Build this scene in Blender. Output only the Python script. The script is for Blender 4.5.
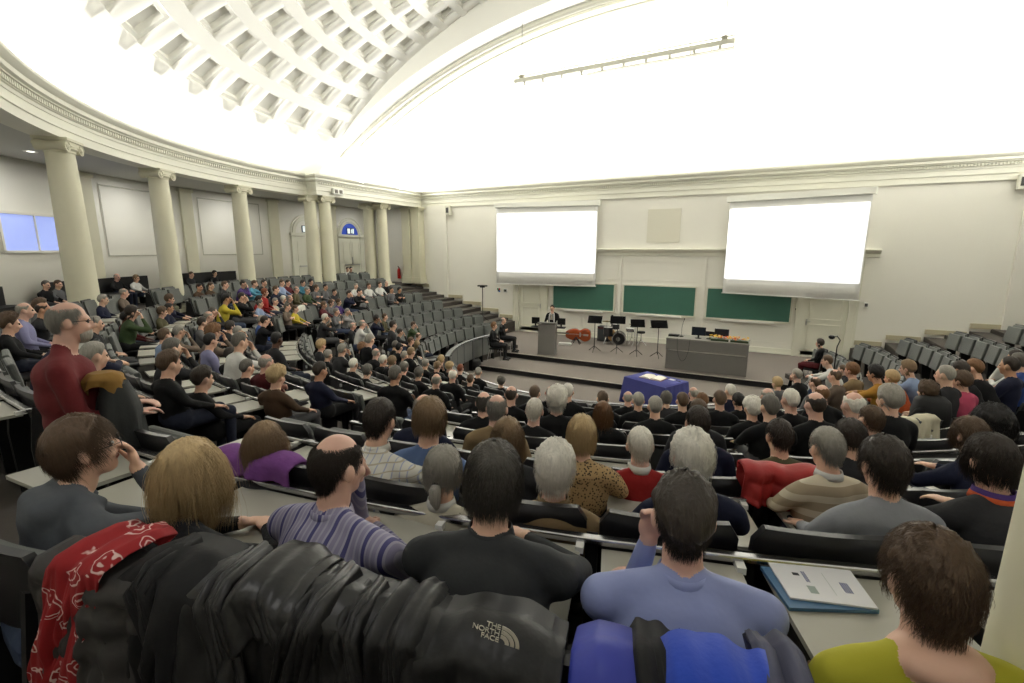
import bpy, bmesh, math, random
import numpy as np
from mathutils import Vector, Matrix
R_ = math.radians
rng = random.Random(11)
sc = bpy.context.scene
for o in list(bpy.data.objects): bpy.data.objects.remove(o)
ZC = 4.13                       # the camera's height above the hall's lowest floor
CX, CY = -3.75, 13.8            # centre of the hemicycle
# ---------------- camera
FPX = 475.0
_yaw, _pit, _rol = R_(27.9), R_(10.9), R_(0.15)
FW = Vector((-math.sin(_yaw)*math.cos(_pit), math.cos(_yaw)*math.cos(_pit), -math.sin(_pit)))
_rt = Vector((math.cos(_yaw), math.sin(_yaw), 0)); _up = _rt.cross(FW)
RT = _rt*math.cos(_rol) + _up*math.sin(_rol); UP = -_rt*math.sin(_rol) + _up*math.cos(_rol)
cam_d = bpy.data.cameras.new('camera'); cam = bpy.data.objects.new('camera', cam_d)
sc.collection.objects.link(cam); sc.camera = cam
cam_d.sensor_width = 36; cam_d.lens = FPX/1024*36; cam_d.clip_start = .05; cam_d.clip_end = 200
M = Matrix((RT, UP, -FW)).transposed().to_4x4(); M.translation = (0, 0, ZC); cam.matrix_world = M
# ---------------- world, exposure
w = bpy.data.worlds.new('world'); sc.world = w; w.use_nodes = True
bg = w.node_tree.nodes['Background']; bg.inputs[0].default_value = (.55, .68, 1, 1); bg.inputs[1].default_value = .5
sc.view_settings.view_transform = 'Standard'; sc.view_settings.look = 'None'; sc.view_settings.gamma = 1
sc.view_settings.use_curve_mapping = False
sc.view_settings.exposure = 0.30
sc.cycles.use_denoising = True; sc.cycles.max_bounces = 7; sc.cycles.diffuse_bounces = 6
sc.cycles.sample_clamp_indirect = 6; sc.cycles.caustics_reflective = False; sc.cycles.caustics_refractive = False
# ---------------- lights: cove strips on the cornice, gallery downlights
def area(name, loc, direction, sx, sy, power, col=(1, .987, .95)):
    l = bpy.data.lights.new(name, 'AREA'); l.shape = 'RECTANGLE'; l.size = sx; l.size_y = sy; l.energy = power; l.color = col
    o = bpy.data.objects.new(name, l); sc.collection.objects.link(o); o.location = loc
    o.rotation_euler = Vector(direction).to_track_quat('-Z', 'Y').to_euler(); return o
COVE = 62
def cove_lights():
    n = 16
    for i in range(n):
        a = R_(184 + (356-184)*(i+.5)/n); r = 12.42
        p = Vector((CX+r*math.cos(a), CY+r*math.sin(a), ZC+2.87))
        t = Vector((-math.sin(a), math.cos(a), 0)); out = Vector((math.cos(a), math.sin(a), 0))
        o = area('cove_light', p, (0, 0, 1), 2.2, .12, COVE*(1 if math.degrees(math.atan2(p.y-CY, p.x-CX)) % 360 < 238 else .35))
        z = (Vector((0, 0, 1)) - out*.55).normalized()      # aimed up and over the hall
        x = t; y = z.cross(x)
        o.rotation_euler = Matrix((x, y, z)).transposed().to_euler(); o.rotation_euler = (Matrix((x, -y, -z)).transposed()).to_euler()
    for X in np.linspace(-14, 6.5, 8):                         # on the front wall's cornice
        area('cove_light', (X, 19.62, ZC+2.9), (0, -.35, 1), 2.5, .12, COVE*3.5)
    for s in (-1, 1):
        for Y in (15.6, 18):
            area('cove_light', (CX+s*11.85, Y, ZC+2.87), (-s*.5, 0, 1), .12, 2.2, COVE*2.0)
cove_lights()
for a in (188.5, 204, 219.5, 235, 250, 266, 282, 297, 313, 328, 344):
    area('downlight', (CX+14.1*math.cos(R_(a)), CY+14.1*math.sin(R_(a)), ZC+2.07), (0, 0, -1), .12, .12, 14)
for y in (15.8, 18.2):
    area('downlight', (CX-13.9, y, ZC+2.07), (0, 0, -1), .12, .12, 14)

# ---------------- materials
def S(c): return tuple((v/255/12.92 if v/255 <= .04045 else ((v/255+.055)/1.055)**2.4) for v in c)
_m = {}
def mat(name, col, rough=.6, metal=0, noise=0, nscale=8, bump=0, bscale=40, spec=.4, sheen=0, emit=None, estr=0, coat=0):
    if name in _m: return _m[name]
    m = bpy.data.materials.new(name); m.use_nodes = True; nt = m.node_tree; b = nt.nodes['Principled BSDF']
    c = S(col) + (1,)
    b.inputs['Base Color'].default_value = c; b.inputs['Roughness'].default_value = rough; b.inputs['Metallic'].default_value = metal
    b.inputs['Specular IOR Level'].default_value = spec
    if sheen: b.inputs['Sheen Weight'].default_value = sheen
    if coat: b.inputs['Coat Weight'].default_value = coat
    if emit: b.inputs['Emission Color'].default_value = S(emit)+(1,); b.inputs['Emission Strength'].default_value = estr
    tc = nt.nodes.new('ShaderNodeTexCoord')
    if noise:
        n = nt.nodes.new('ShaderNodeTexNoise'); n.inputs['Scale'].default_value = nscale; n.inputs['Detail'].default_value = 4
        nt.links.new(tc.outputs['Object'], n.inputs['Vector'])
        r = nt.nodes.new('ShaderNodeMixRGB'); r.blend_type = 'MIX'
        r.inputs[1].default_value = tuple(v*(1-noise) for v in c[:3])+(1,); r.inputs[2].default_value = tuple(min(1, v*(1+noise)) for v in c[:3])+(1,)
        nt.links.new(n.outputs['Fac'], r.inputs[0]); nt.links.new(r.outputs[0], b.inputs['Base Color'])
    if bump:
        n = nt.nodes.new('ShaderNodeTexNoise'); n.inputs['Scale'].default_value = bscale; n.inputs['Detail'].default_value = 3
        nt.links.new(tc.outputs['Object'], n.inputs['Vector'])
        bp = nt.nodes.new('ShaderNodeBump'); bp.inputs['Strength'].default_value = bump; bp.inputs['Distance'].default_value = .01
        nt.links.new(n.outputs['Fac'], bp.inputs['Height']); nt.links.new(bp.outputs[0], b.inputs['Normal'])
    _m[name] = m; return m
def stripes(name, axis, freq, c1, c2, duty=.5, rough=.7, axis2=None, freq2=0, c3=None):
    """woven stripes or checks along the object's own axes"""
    if name in _m: return _m[name]
    m = mat(name, c1, rough); nt = m.node_tree; b = nt.nodes['Principled BSDF']
    tc = nt.nodes.new('ShaderNodeTexCoord'); sp = nt.nodes.new('ShaderNodeSeparateXYZ'); nt.links.new(tc.outputs['Object'], sp.inputs[0])
    def band(ax, fr, du):
        a = nt.nodes.new('ShaderNodeMath'); a.operation = 'MULTIPLY'; a.inputs[1].default_value = fr; nt.links.new(sp.outputs[ax], a.inputs[0])
        f = nt.nodes.new('ShaderNodeMath'); f.operation = 'FRACT'; nt.links.new(a.outputs[0], f.inputs[0])
        g = nt.nodes.new('ShaderNodeMath'); g.operation = 'LESS_THAN'; g.inputs[1].default_value = du; nt.links.new(f.outputs[0], g.inputs[0]); return g
    g = band(axis, freq, duty)
    mx = nt.nodes.new('ShaderNodeMixRGB'); mx.inputs[1].default_value = S(c1)+(1,); mx.inputs[2].default_value = S(c2)+(1,)
    nt.links.new(g.outputs[0], mx.inputs[0]); out = mx
    if axis2 is not None:
        g2 = band(axis2, freq2, duty); m2 = nt.nodes.new('ShaderNodeMixRGB'); m2.inputs[2].default_value = S(c3)+(1,)
        nt.links.new(g2.outputs[0], m2.inputs[0]); nt.links.new(mx.outputs[0], m2.inputs[1]); out = m2
    nt.links.new(out.outputs[0], b.inputs['Base Color']); return m
WALL = mat('wall_plaster', (228, 226, 217), .75, noise=.02, nscale=1.5, bump=.05, bscale=60)
WHITE = mat('dome_plaster', (238, 237, 230), .8, noise=.015, nscale=1)
ENT = mat('entablature_paint', (228, 227, 214), .6, noise=.02, nscale=2)
STONE = mat('column_stone', (205, 202, 180), .55, noise=.05, nscale=3, bump=.05, bscale=30)
CEIL = mat('gallery_ceiling', (196, 196, 192), .8, noise=.02)
DOORM = mat('door_paint', (217, 216, 201), .5, noise=.02, nscale=2)
CARPET = mat('stage_carpet', (112, 105, 99), .95, noise=.12, nscale=60, bump=.3, bscale=300)
STEP = mat('stage_riser', (28, 27, 28), .6, noise=.1)
FLOORM = mat('tier_floor', (66, 61, 57), .8, noise=.15, nscale=25, bump=.1, bscale=100)
WOOD = mat('wood_floor', (150, 112, 72), .45, noise=.15, nscale=6)
METAL = mat('brushed_steel', (190, 190, 190), .28, 1)
BLACKM = mat('black_steel', (18, 18, 19), .45, noise=.1)
# ---------------- mesh helpers
class MB:
    def __init__(s): s.v = []; s.f = []; s.m = []
    def add(s, vs, fs, mi=0):
        n = len(s.v); s.v += [tuple(v) for v in vs]; s.f += [tuple(i+n for i in f) for f in fs]; s.m += [mi]*len(fs)
    def box(s, c, d, mi=0, rz=0, M4=None):
        x, y, z = d[0]/2, d[1]/2, d[2]/2
        vs = [Vector((a*x, b*y, e*z)) for a in (-1, 1) for b in (-1, 1) for e in (-1, 1)]
        if M4 is not None: vs = [M4 @ v for v in vs]
        cr, sr = math.cos(rz), math.sin(rz)
        vs = [(c[0]+v.x*cr-v.y*sr, c[1]+v.x*sr+v.y*cr, c[2]+v.z) for v in vs]
        s.add(vs, [(0, 1, 3, 2), (4, 6, 7, 5), (0, 4, 5, 1), (2, 3, 7, 6), (0, 2, 6, 4), (1, 5, 7, 3)], mi)
    def tube(s, pts, rad, n=8, mi=0, cap=True, flat=1.0):
        pts = [Vector(p) for p in pts]; rads = rad if hasattr(rad, '__len__') else [rad]*len(pts)
        base = len(s.v); prev = None; vs = []
        for i, p in enumerate(pts):
            t = (pts[min(i+1, len(pts)-1)] - pts[max(i-1, 0)])
            t = t.normalized() if t.length > 1e-9 else Vector((0, 0, 1))
            if prev is None: a = t.orthogonal().normalized()
            else:
                a = prev - t*prev.dot(t); a = a.normalized() if a.length > 1e-6 else t.orthogonal().normalized()
            prev = a; b = t.cross(a)
            for k in range(n):
                th = 2*math.pi*k/n; vs.append(p + (a*math.cos(th)+b*math.sin(th)*flat)*rads[i])
        fs = [(i*n+k, i*n+(k+1) % n, (i+1)*n+(k+1) % n, (i+1)*n+k) for i in range(len(pts)-1) for k in range(n)]
        if cap: fs += [tuple(range(n-1, -1, -1)), tuple((len(pts)-1)*n+k for k in range(n))]
        s.add(vs, fs, mi)
    def lathe(s, prof, c=(0, 0, 0), n=24, mi=0, axis='z', cap=True):
        vs = []
        for r, z in prof:
            for k in range(n):
                th = 2*math.pi*k/n; p = (r*math.cos(th), r*math.sin(th), z)
                if axis == 'y': p = (p[0], p[2], p[1])
                if axis == 'x': p = (p[2], p[0], p[1])
                vs.append((c[0]+p[0], c[1]+p[1], c[2]+p[2]))
        L = len(prof)
        fs = [(i*n+k, i*n+(k+1) % n, (i+1)*n+(k+1) % n, (i+1)*n+k) for i in range(L-1) for k in range(n)]
        if cap: fs += [tuple(range(n-1, -1, -1)), tuple((L-1)*n+k for k in range(n))]
        s.add(vs, fs, mi)
    def grid(s, P, mi=0, close=False):
        """P: rows of points"""
        a, b = len(P), len(P[0]); n = b
        s.add([p for r in P for p in r], [(i*n+k, i*n+(k+1) % n, (i+1)*n+(k+1) % n, (i+1)*n+k) for i in range(a-1) for k in range(n if close else n-1)], mi)
    def mesh(s, name, mats, smooth=False, fix=True):
        me = bpy.data.meshes.new(name); me.from_pydata(s.v, [], s.f)
        for m in (mats if isinstance(mats, (list, tuple)) else [mats]): me.materials.append(m)
        if any(s.m): me.polygons.foreach_set('material_index', s.m)
        if fix:
            bm = bmesh.new(); bm.from_mesh(me); bmesh.ops.recalc_face_normals(bm, faces=bm.faces); bm.to_mesh(me); bm.free()
        if smooth is not False:
            me.polygons.foreach_set('use_smooth', [True]*len(me.polygons))
            if smooth is not True: me.set_sharp_from_angle(angle=R_(smooth))
        me.update(); return me
    def build(s, name, mats, parent=None, smooth=False, loc=None, rz=0, fix=True):
        o = bpy.data.objects.new(name, s.mesh(name, mats, smooth, fix)); sc.collection.objects.link(o)
        if parent: o.parent = parent
        if loc is not None: o.location = loc
        o.rotation_euler.z = rz
        return o
def empty(name, loc=(0, 0, 0), rz=0, label=None, cat=None, group=None):
    o = bpy.data.objects.new(name, None); sc.collection.objects.link(o); o.location = loc; o.rotation_euler.z = rz
    o.empty_display_size = .1
    tag(o, label, cat, group); return o
def tag(o, label=None, cat=None, group=None, kind=None):
    if label: o['label'] = label
    if cat: o['category'] = cat
    if group: o['group'] = group
    if kind: o['kind'] = kind
    return o
def struct(mb, name, m, smooth=False, parent=None, fix=True):
    o = mb.build(name, m, parent, smooth, fix=fix)
    if not parent: o['kind'] = 'structure'
    return o
def bevel(o, wd=.01, seg=2):
    b = o.modifiers.new('bevel', 'BEVEL'); b.width = wd; b.segments = seg; b.limit_method = 'ANGLE'; return o
def pol(r, a, z): return (CX+r*math.cos(R_(a)), CY+r*math.sin(R_(a)), z)
def clone(o, parent=None):
    c = o.copy(); sc.collection.objects.link(c)
    if parent is not None: c.parent = parent
    for ch in o.children: clone(ch, c)
    return c
def ray(px, py): return FW + RT*((px-512)/FPX) - UP*((py-341.5)/FPX)
# radius of the seat backs and floor height of each row; row 7 is nearest the stage, row -1 is the back row
ROWR = {-1: 13.42, 0: 12.56, 1: 11.66, 2: 10.72, 3: 9.70, 4: 8.65, 5: 7.70, 6: 6.78, 7: 5.88, 8: 4.98}
_rz = {-1: -1.74, 0: -1.88, 1: -2.12, 2: -2.37, 3: -2.65, 4: -2.92, 5: -3.18, 6: -3.41, 7: -3.63, 8: -3.85}
def rowz(j): return ZC+_rz[j]
def fl(r):
    K = [(ROWR[j]-.1, rowz(j)) for j in range(8, -2, -1)]
    if r <= K[0][0]: return K[0][1]
    for (r0, z0), (r1, z1) in zip(K, K[1:]):
        if r <= r1: return z0+(z1-z0)*(r-r0)/(r1-r0)
    return K[-1][1]
GZ = ZC-1.70                                       # gallery floor
STZ = ZC-3.76                                      # stage floor
MIDZ = ZC-3.95
FRONT = 19.9

# ================= THE ROOM =================
# entablature: profile swept along the ring, the two straight sides and the front wall
PROF = [(0, 2.1), (0, 2.26), (.03, 2.27), (.03, 2.42), (.05, 2.43), (.05, 2.49), (.08, 2.50), (.08, 2.585), (.14, 2.60), (.14, 2.62), (.2, 2.64), (.2, 2.72), (.25, 2.74), (.3, 2.80), (.3, 2.86), (.26, 2.88), (.22, 2.84), (-.45, 2.84), (-.45, 2.1)]
FR = 12.55                                        # radius of the frieze face
def ent_path():
    pts = []                                      # (point, inward normal)
    n = 96
    for i in range(n+1):
        a = 181.6 + (358.4-181.6)*i/n; x, y, _ = pol(FR, a, 0); pts.append(((x, y), (-math.cos(R_(a)), -math.sin(R_(a)))))
    return pts
XS = 12.0                                         # half width between the straight entablature faces
def sweep(mb, pts, prof, mi=0, closed=True):
    P = []
    for (x, y), (nx, ny) in pts:
        P.append([(x+nx*o, y+ny*o, ZC+z) for o, z in prof])
    mb.grid(P, mi, close=closed)
    if closed:
        k = len(prof); n0 = len(mb.v)-len(P)*k
        mb.f += [tuple(n0+i for i in range(k)), tuple(n0+(len(P)-1)*k+i for i in range(k-1, -1, -1))]; mb.m += [mi, mi]
mb = MB(); sweep(mb, ent_path(), PROF)
# dentils
def dentils(mb, pts_fn, n):
    for i in range(n):
        x, y, nx, ny, L = pts_fn((i+.5)/n)
        rz = math.atan2(ny, nx)
        mb.box((x+nx*.1, y+ny*.1, ZC+2.545), (.05, L/n*.55, .07), 0, rz)
def ring_pt(t):
    a = 181.6+176.8*t; x, y, _ = pol(FR, a, 0); return x, y, -math.cos(R_(a)), -math.sin(R_(a)), R_(176.8)*FR
dentils(mb, ring_pt, 430)
struct(mb, 'trim_1', ENT, 35)
for k, s in enumerate((-1, 1)):                   # straight entablatures over the paired columns
    mb = MB(); y0 = CY-.35
    xx = CX+s*XS
    pts = [((xx+s*.6, y0), (0, -1)), ((xx, y0), (-s*.7071*1.414, -.7071*1.414)), ((xx, FRONT+.1), (-s, 0))]
    sweep(mb, pts, PROF)
    dentils(mb, lambda t: (xx, y0+(FRONT-y0)*t, -s, 0, FRONT-y0), 78)
    struct(mb, 'trim_%d' % (2+k), ENT)
mb = MB(); sweep(mb, [((CX-XS-.2, FRONT-.06), (0, -1)), ((CX+XS+.2, FRONT-.06), (0, -1))], [(o-.0, z) for o, z in PROF])
dentils(mb, lambda t: (CX-XS+2*XS*t, FRONT-.06, 0, -1, 2*XS), 300)
mb.box((CX, FRONT-.02, ZC+2.1), (2*XS, .1, .05))
struct(mb, 'trim_4', ENT)

# dome: shallow spherical cap with coffers
RD = 18.0; ZD = ZC+2.95-math.sqrt(RD*RD-12.7**2)
def dp(az, po, dep=0):
    r = RD+dep; return (CX+r*math.sin(R_(po))*math.cos(R_(az)), CY+r*math.sin(R_(po))*math.sin(R_(az)), ZD+r*math.cos(R_(po)))
mb = MB()
outer = [39.0, 35.1, 31.6, 28.35, 25.3, 22.45, 19.8, 17.3, 14.95]
AZP = 7.35; kk = range(-14, 15)
def patch(a0, a1, p0, p1, na=2, npn=1):
    P = [[dp(a0+(a1-a0)*i/na, p0+(p1-p0)*j/npn) for i in range(na+1)] for j in range(npn+1)]; mb.grid(P)
patch(270-AZP*14.5, 270+AZP*14.5, 45.2, 39.0, 29*4, 6)
for i, o in enumerate(outer):
    step = (o - outer[i+1]) if i+1 < len(outer) else 2.2
    top = o-step*.70; nxt = o-step
    patch(270-AZP*14.5, 270+AZP*14.5, top, nxt, 29*3, 1)
    for k in kk:
        c = 270+AZP*k; h = 2.47
        patch(c-AZP/2, c-h, o, top, 1); patch(c+h, c+AZP/2, o, top, 1)
        loops = []
        for ins, dep in ((0, 0), (.02, .10), (.13, .11), (.15, .24), (.19, .25)):
            da = h*2*ins; dpz = (o-top)*ins
            A0, A1, P0, P1 = c-h+da, c+h-da, o-dpz, top+dpz
            loops.append([dp(A0, P0, dep), dp(c, P0, dep), dp(A1, P0, dep), dp(A1, P1, dep), dp(c, P1, dep), dp(A0, P1, dep)])
        mb.grid(loops, 0, close=True)
        L = loops[-1]; mb.add(L, [(0, 1, 4, 5), (1, 2, 3, 4)])
patch(270-AZP*14.5, 270+AZP*14.5, outer[-1]-2.2, 0.5, 29*2, 6)
dome = mb.mesh('ceiling', WHITE, 25, fix=False)
bm = bmesh.new(); bm.from_mesh(dome); bmesh.ops.remove_doubles(bm, verts=bm.verts, dist=.0005)
YA = 14.15
bmesh.ops.bisect_plane(bm, geom=bm.verts[:]+bm.edges[:]+bm.faces[:], plane_co=(0, YA, 0), plane_no=(0, 1, 0), clear_outer=True)
bm.to_mesh(dome); bm.free()
do = bpy.data.objects.new('ceiling', dome); sc.collection.objects.link(do); do['kind'] = 'structure'
# arch face, soffit and barrel vault before the front wall
RB = 22.6; APX = ZC+7.25
def arcz(x, ap=APX, R=RB): return ap-R+math.sqrt(R*R-(x-CX)**2)
def domez(x): return ZD+math.sqrt(max(0.01, RD*RD-(x-CX)**2-(YA-CY)**2))
mb = MB(); xs = [CX+t for t in np.linspace(-12.72, 12.72, 61)]
mb.grid([[(x, YA, max(domez(x)+.25, arcz(x))) for x in xs], [(x, YA, min(arcz(x), domez(x)+.02)) for x in xs]])
mb.grid([[(x, y, arcz(x)) for x in xs] for y in (YA, 14.9, 15.6, 17, 18.5, FRONT+.2)])
for s in (-1, 1): mb.grid([[(CX+s*12.72, YA, ZC+2.6), (CX+s*12.72, FRONT, ZC+2.6)], [(CX+s*12.72, YA, arcz(CX+12.72)+.1), (CX+s*12.72, FRONT, arcz(CX+12.72)+.1)]])
struct(mb, 'ceiling_vault', WHITE, 30)
bpy.data.objects['ceiling_vault'].name = 'ceiling.001'
mb = MB()                                         # arch mouldings
def arch_rib(y, w_, d, x0=12.1):
    xs = np.linspace(-x0, x0, 81)
    prof = [(-w_/2, 0), (-w_/2, -d), (-w_*.2, -d*1.5), (w_*.1, -d), (w_/2, -d*.6), (w_/2, 0)]
    mb.grid([[(CX+x, y+a, arcz(CX+x)+b*(1-.0*x)) for a, b in prof] for x in xs], 0)
arch_rib(14.95, .18, .09); arch_rib(15.3, .07, .05)
arch_rib(15.75, .05, .035, 11.0)
for s in (-1, 1): mb.box((CX+s*11.0, 17.2, arcz(CX+11.0)-.02), (.06, 3, .05))
struct(mb, 'trim_5', ENT, 30)

# walls
def wall_quad(mb, p0, p1, z0, z1): mb.add([(p0[0], p0[1], z0), (p1[0], p1[1], z0), (p1[0], p1[1], z1), (p0[0], p0[1], z1)], [(0, 1, 2, 3)])
mb = MB(); mb.box((CX, FRONT+.15, ZC+1.6), (2*15.6, .3, 11.6))
struct(mb, 'wall_front', WALL)
RW = 15.25
mb = MB(); P = [[], []]
n = 90
for i in range(n+1):
    a = 180+180*i/n; x, y, _ = pol(RW, a, 0); P[0].append((x, y, GZ-.6)); P[1].append((x, y, ZC+2.35))
P = [[(CX-RW, FRONT+.1, GZ-1)] + P[0] + [(CX+RW, FRONT+.1, GZ-1)], [(CX-RW, FRONT+.1, ZC+2.35)] + P[1] + [(CX+RW, FRONT+.1, ZC+2.35)]]
mb.grid(P); o = struct(mb, 'wall_back', WALL, 30)
so = o.modifiers.new('solid', 'SOLIDIFY'); so.thickness = .2; so.offset = 0
mb = MB()                                         # gallery ceiling
A = [pol(FR+.05, 180+180*i/n, ZC+2.12) for i in range(n+1)]; B = [pol(RW+.05, 180+180*i/n, ZC+2.12) for i in range(n+1)]
mb.grid([A, B]); 
for s in (-1, 1): mb.box((CX+s*(XS+RW+.4)/2, (CY+FRONT)/2, ZC+2.17), (RW-.2-XS, FRONT-CY+.4, .1))
struct(mb, 'ceiling_gallery', CEIL); bpy.data.objects['ceiling_gallery'].name = 'ceiling.002'

# columns
def column(name_loc, ang, zb, label):
    e = empty('column', name_loc, ang, label, 'column', 'ionic columns round the hall')
    H = ZC+2.1-name_loc[2]
    m = MB(); m.box((0, 0, .05), (.66, .66, .1)); m.lathe([(.32, .1), (.335, .14), (.32, .18), (.285, .2), (.285, .22), (.3, .25), (.275, .28)], n=28); m.build('column_base', STONE, e, 30)
    m = MB(); m.lathe([(.268, .28), (.262, .9), (.255, 1.8), (.24, 2.9), (.228, H-.26), (.245, H-.25), (.245, H-.22)], n=32); m.build('shaft', STONE, e, 30)
    m = MB(); m.lathe([(.235, H-.22), (.28, H-.18), (.27, H-.14)], n=24); m.box((0, 0, H-.025), (.62, .56, .05)); m.box((0, 0, H-.085), (.5, .5, .09))
    for sx in (-1, 1):
        m.lathe([(.085, -.25), (.105, -.25), (.105, -.2), (.075, -.1), (.065, 0), (.075, .1), (.105, .2), (.105, .25), (.085, .25)], (sx*.25, 0, H-.15), 18, axis='y')
        for sy in (-1, 1):
            m.lathe([(.04, -.01), (.045, 0), (.03, .012)], (sx*.25, sy*.262, H-.15), 12, axis='y')
            pts = [(sx*.25+(.1-.075*t)*math.cos(t*9)*sx, sy*.255, H-.15+(.1-.075*t)*math.sin(t*9)) for t in np.linspace(0, 1, 22)]
            m.tube(pts, .012, 6)
    m.build('capital', STONE, e, 35)
    return e
for a, lb in ((226.6, 'pale stone ionic column nearest the blue window, leftmost column in view'), (210.3, 'pale stone ionic column second from the left, beside couple by the wall'), (195.2, 'pale stone ionic column standing alone left of the paired columns'),
          (290.0, 'pale stone column cut off at the lower right corner of the photo')):
    x, y, _ = pol(12.72, a, 0); z = rowz(-1) if a < 280 else rowz(-1)
    if a > 280: x, y = (.86, 1.50)
    column((x, y, z), R_(a)+math.pi/2, z, lb)
for (x, y), lb in (((-16.30, 13.55), 'rear column of the first pair, standing left of the arch window'), ((-16.05, 14.05), 'front column of the first pair, under the projecting entablature corner'),
               ((-16.76, 17.2), 'rear column of the second pair, right of the blue arch window'), ((-16.2, 17.48), 'front column of the second pair, nearer the fire extinguisher')):
    column((x, y, GZ), math.pi/2, GZ, 'pale stone ' + lb)
# pilasters by the corner
for k, (x, y) in enumerate(((-15.86, 19.68), (-16.42, 19.62))):
    m = MB(); m.box((x, y, (GZ+ZC+2.1)/2), (.48, .5, ZC+2.1-GZ)); m.box((x, y, GZ+.15), (.62, .62, .3)); m.box((x, y, GZ+.36), (.55, .56, .08))
    m.box((x, y, ZC+2.05), (.6, .6, .08)); m.box((x, y, ZC+1.93), (.54, .54, .05))
    struct(m, 'trim_%d' % (6+k), STONE)
m = MB(); m.box((-14.75, FRONT-.06, ZC-.6), (1.15, .12, 5.5)); m.box((6.6+.9, FRONT-.06, ZC-.6), (1.9, .12, 5.5)); struct(m, 'trim_8', WALL)
# wall pilasters and panel mouldings along the curved gallery wall
m = MB()
for a in (223.5, 208.4, 194.6, 180.2, 243, 258):
    x, y, _ = pol(RW-.13, a, 0); m.box((x, y, (GZ+ZC+2.1)/2), (.12, .46, ZC+2.1-GZ), 0, R_(a)); m.box((x, y, ZC+2.02), (.2, .56, .1), 0, R_(a)); m.box((x, y, GZ+.1), (.18, .54, .2), 0, R_(a))
for y in (16.9, 19.4):
    m.box((CX-RW+.15, y, (GZ+ZC+2.1)/2), (.12, .4, ZC+2.1-GZ)); m.box((CX-RW+.17, y, ZC+2.02), (.18, .5, .1))
struct(m, 'trim_9', STONE)
m = MB()
def wall_arc_bar(a0, a1, z0, z1, d=.03):
    nn = max(1, int(abs(a1-a0)/1.5)); r = RW-.1
    m.grid([[pol(r-d, a0+(a1-a0)*i/nn, z) for i in range(nn+1)] for z in (z0, z1)]); m.grid([[pol(r-d, a0+(a1-a0)*i/nn, z0) for i in range(nn+1)], [pol(r+.02, a0+(a1-a0)*i/nn, z0) for i in range(nn+1)]]); m.grid([[pol(r-d, a0+(a1-a0)*i/nn, z1) for i in range(nn+1)], [pol(r+.02, a0+(a1-a0)*i/nn, z1) for i in range(nn+1)]])
for a0, a1 in ((206.5, 196.6), (192.8, 182.6), (222, 212)):
    if a0 == 222: continue
    zb, zt = ZC-.22, ZC+1.85; t = .035; ta = .13
    wall_arc_bar(a0, a1, zb, zb+t); wall_arc_bar(a0, a1, zt-t, zt); wall_arc_bar(a0, a0-ta, zb, zt); wall_arc_bar(a1+ta, a1, zb, zt)
struct(m, 'trim_10', mat('panel_moulding', (176, 174, 160), .6))
# ================= FLOOR, TIERS, STAGE =================
m = MB(); m.box((CX, 9, -.1), (33, 24, .2)); struct(m, 'floor', CARPET)
def sector(m, r0, r1, a0, a1, z0, z1, mi=0, step=2.5):
    n = max(2, int(abs(a1-a0)/step)); 
    A = [a0+(a1-a0)*i/n for i in range(n+1)]
    rows = [[pol(r0, a, z0) for a in A], [pol(r0, a, z1) for a in A], [pol(r1, a, z1) for a in A], [pol(r1, a, z0) for a in A]]
    k = len(m.v); m.grid(rows + [rows[0]], mi)
    m.add([rows[0][0], rows[1][0], rows[2][0], rows[3][0]], [(0, 1, 2, 3)], mi); m.add([rows[0][-1], rows[1][-1], rows[2][-1], rows[3][-1]], [(3, 2, 1, 0)], mi)
YR = 16.55                                         # the rows end here, before the steps along the front wall
m = MB()
for j in range(7, -2, -1):
    r0 = ROWR[j+1]+.125; r1 = ROWR[j]+.125
    if j == -1: r1 = ROWR[j]+.1
    d = math.degrees(math.asin((YR-CY)/r1)); z = rowz(j)
    sector(m, r0, r1, 180-d, 360+d, -.0, z)
    for s in (-1, 1):                              # steps beside the wall
        if j >= 6: continue
        xa, xb = r0*math.cos(R_(d)), r1*math.cos(R_(d))
        for q in (0, 1):
            m.box((CX+s*(xa+(xb-xa)*(q*.5+.25)+(.1)), (YR+FRONT)/2-.02, (z-.12*(1-q))/2), ((xb-xa)/2+.002, FRONT-YR+.3, z-.12*(1-q)))
sector(m, ROWR[-1]+.1, RW+.1, 160, 380, 0, GZ)
for s in (-1, 1): m.box((CX+s*14.1, (YR+FRONT)/2, GZ/2), (2.6, FRONT-YR+.6, GZ))
struct(m, 'floor_tiers', FLOORM); bpy.data.objects['floor_tiers'].name = 'floor.001'
# stage: two steps with black risers and pale nosings
XA, XB = -9.35, 1.75
for nm, y0, z in (('stage', 15.3, STZ), ('stage.001', 13.72, MIDZ)):
    m = MB(); xa, xb = (XA-.6, XB+.7) if z == STZ else (XA+.35, XB-.45)
    m.box(((xa+xb)/2, (y0+FRONT)/2+.03, z/2-.004), (xb-xa, FRONT-y0-.06, z-.008), 1)
    m.box(((xa+xb)/2, (y0+FRONT)/2, z-.006), (xb-xa, FRONT-y0, .012), 0)
    m.box(((xa+xb)/2, y0+.0, z-.008), (xb-xa, .03, .02), 2)
    if z == STZ:
        for xa2, xb2 in ((-10.85, xa+.01), (xb-.01, 3.35)): m.box(((xa2+xb2)/2, (16.6+FRONT)/2, z/2-.003), (xb2-xa2, FRONT-16.6, z-.006), 0)
    o = m.build(nm, [CARPET, STEP, mat('nosing', (176, 170, 160), .5)]); o['kind'] = 'structure'
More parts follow.
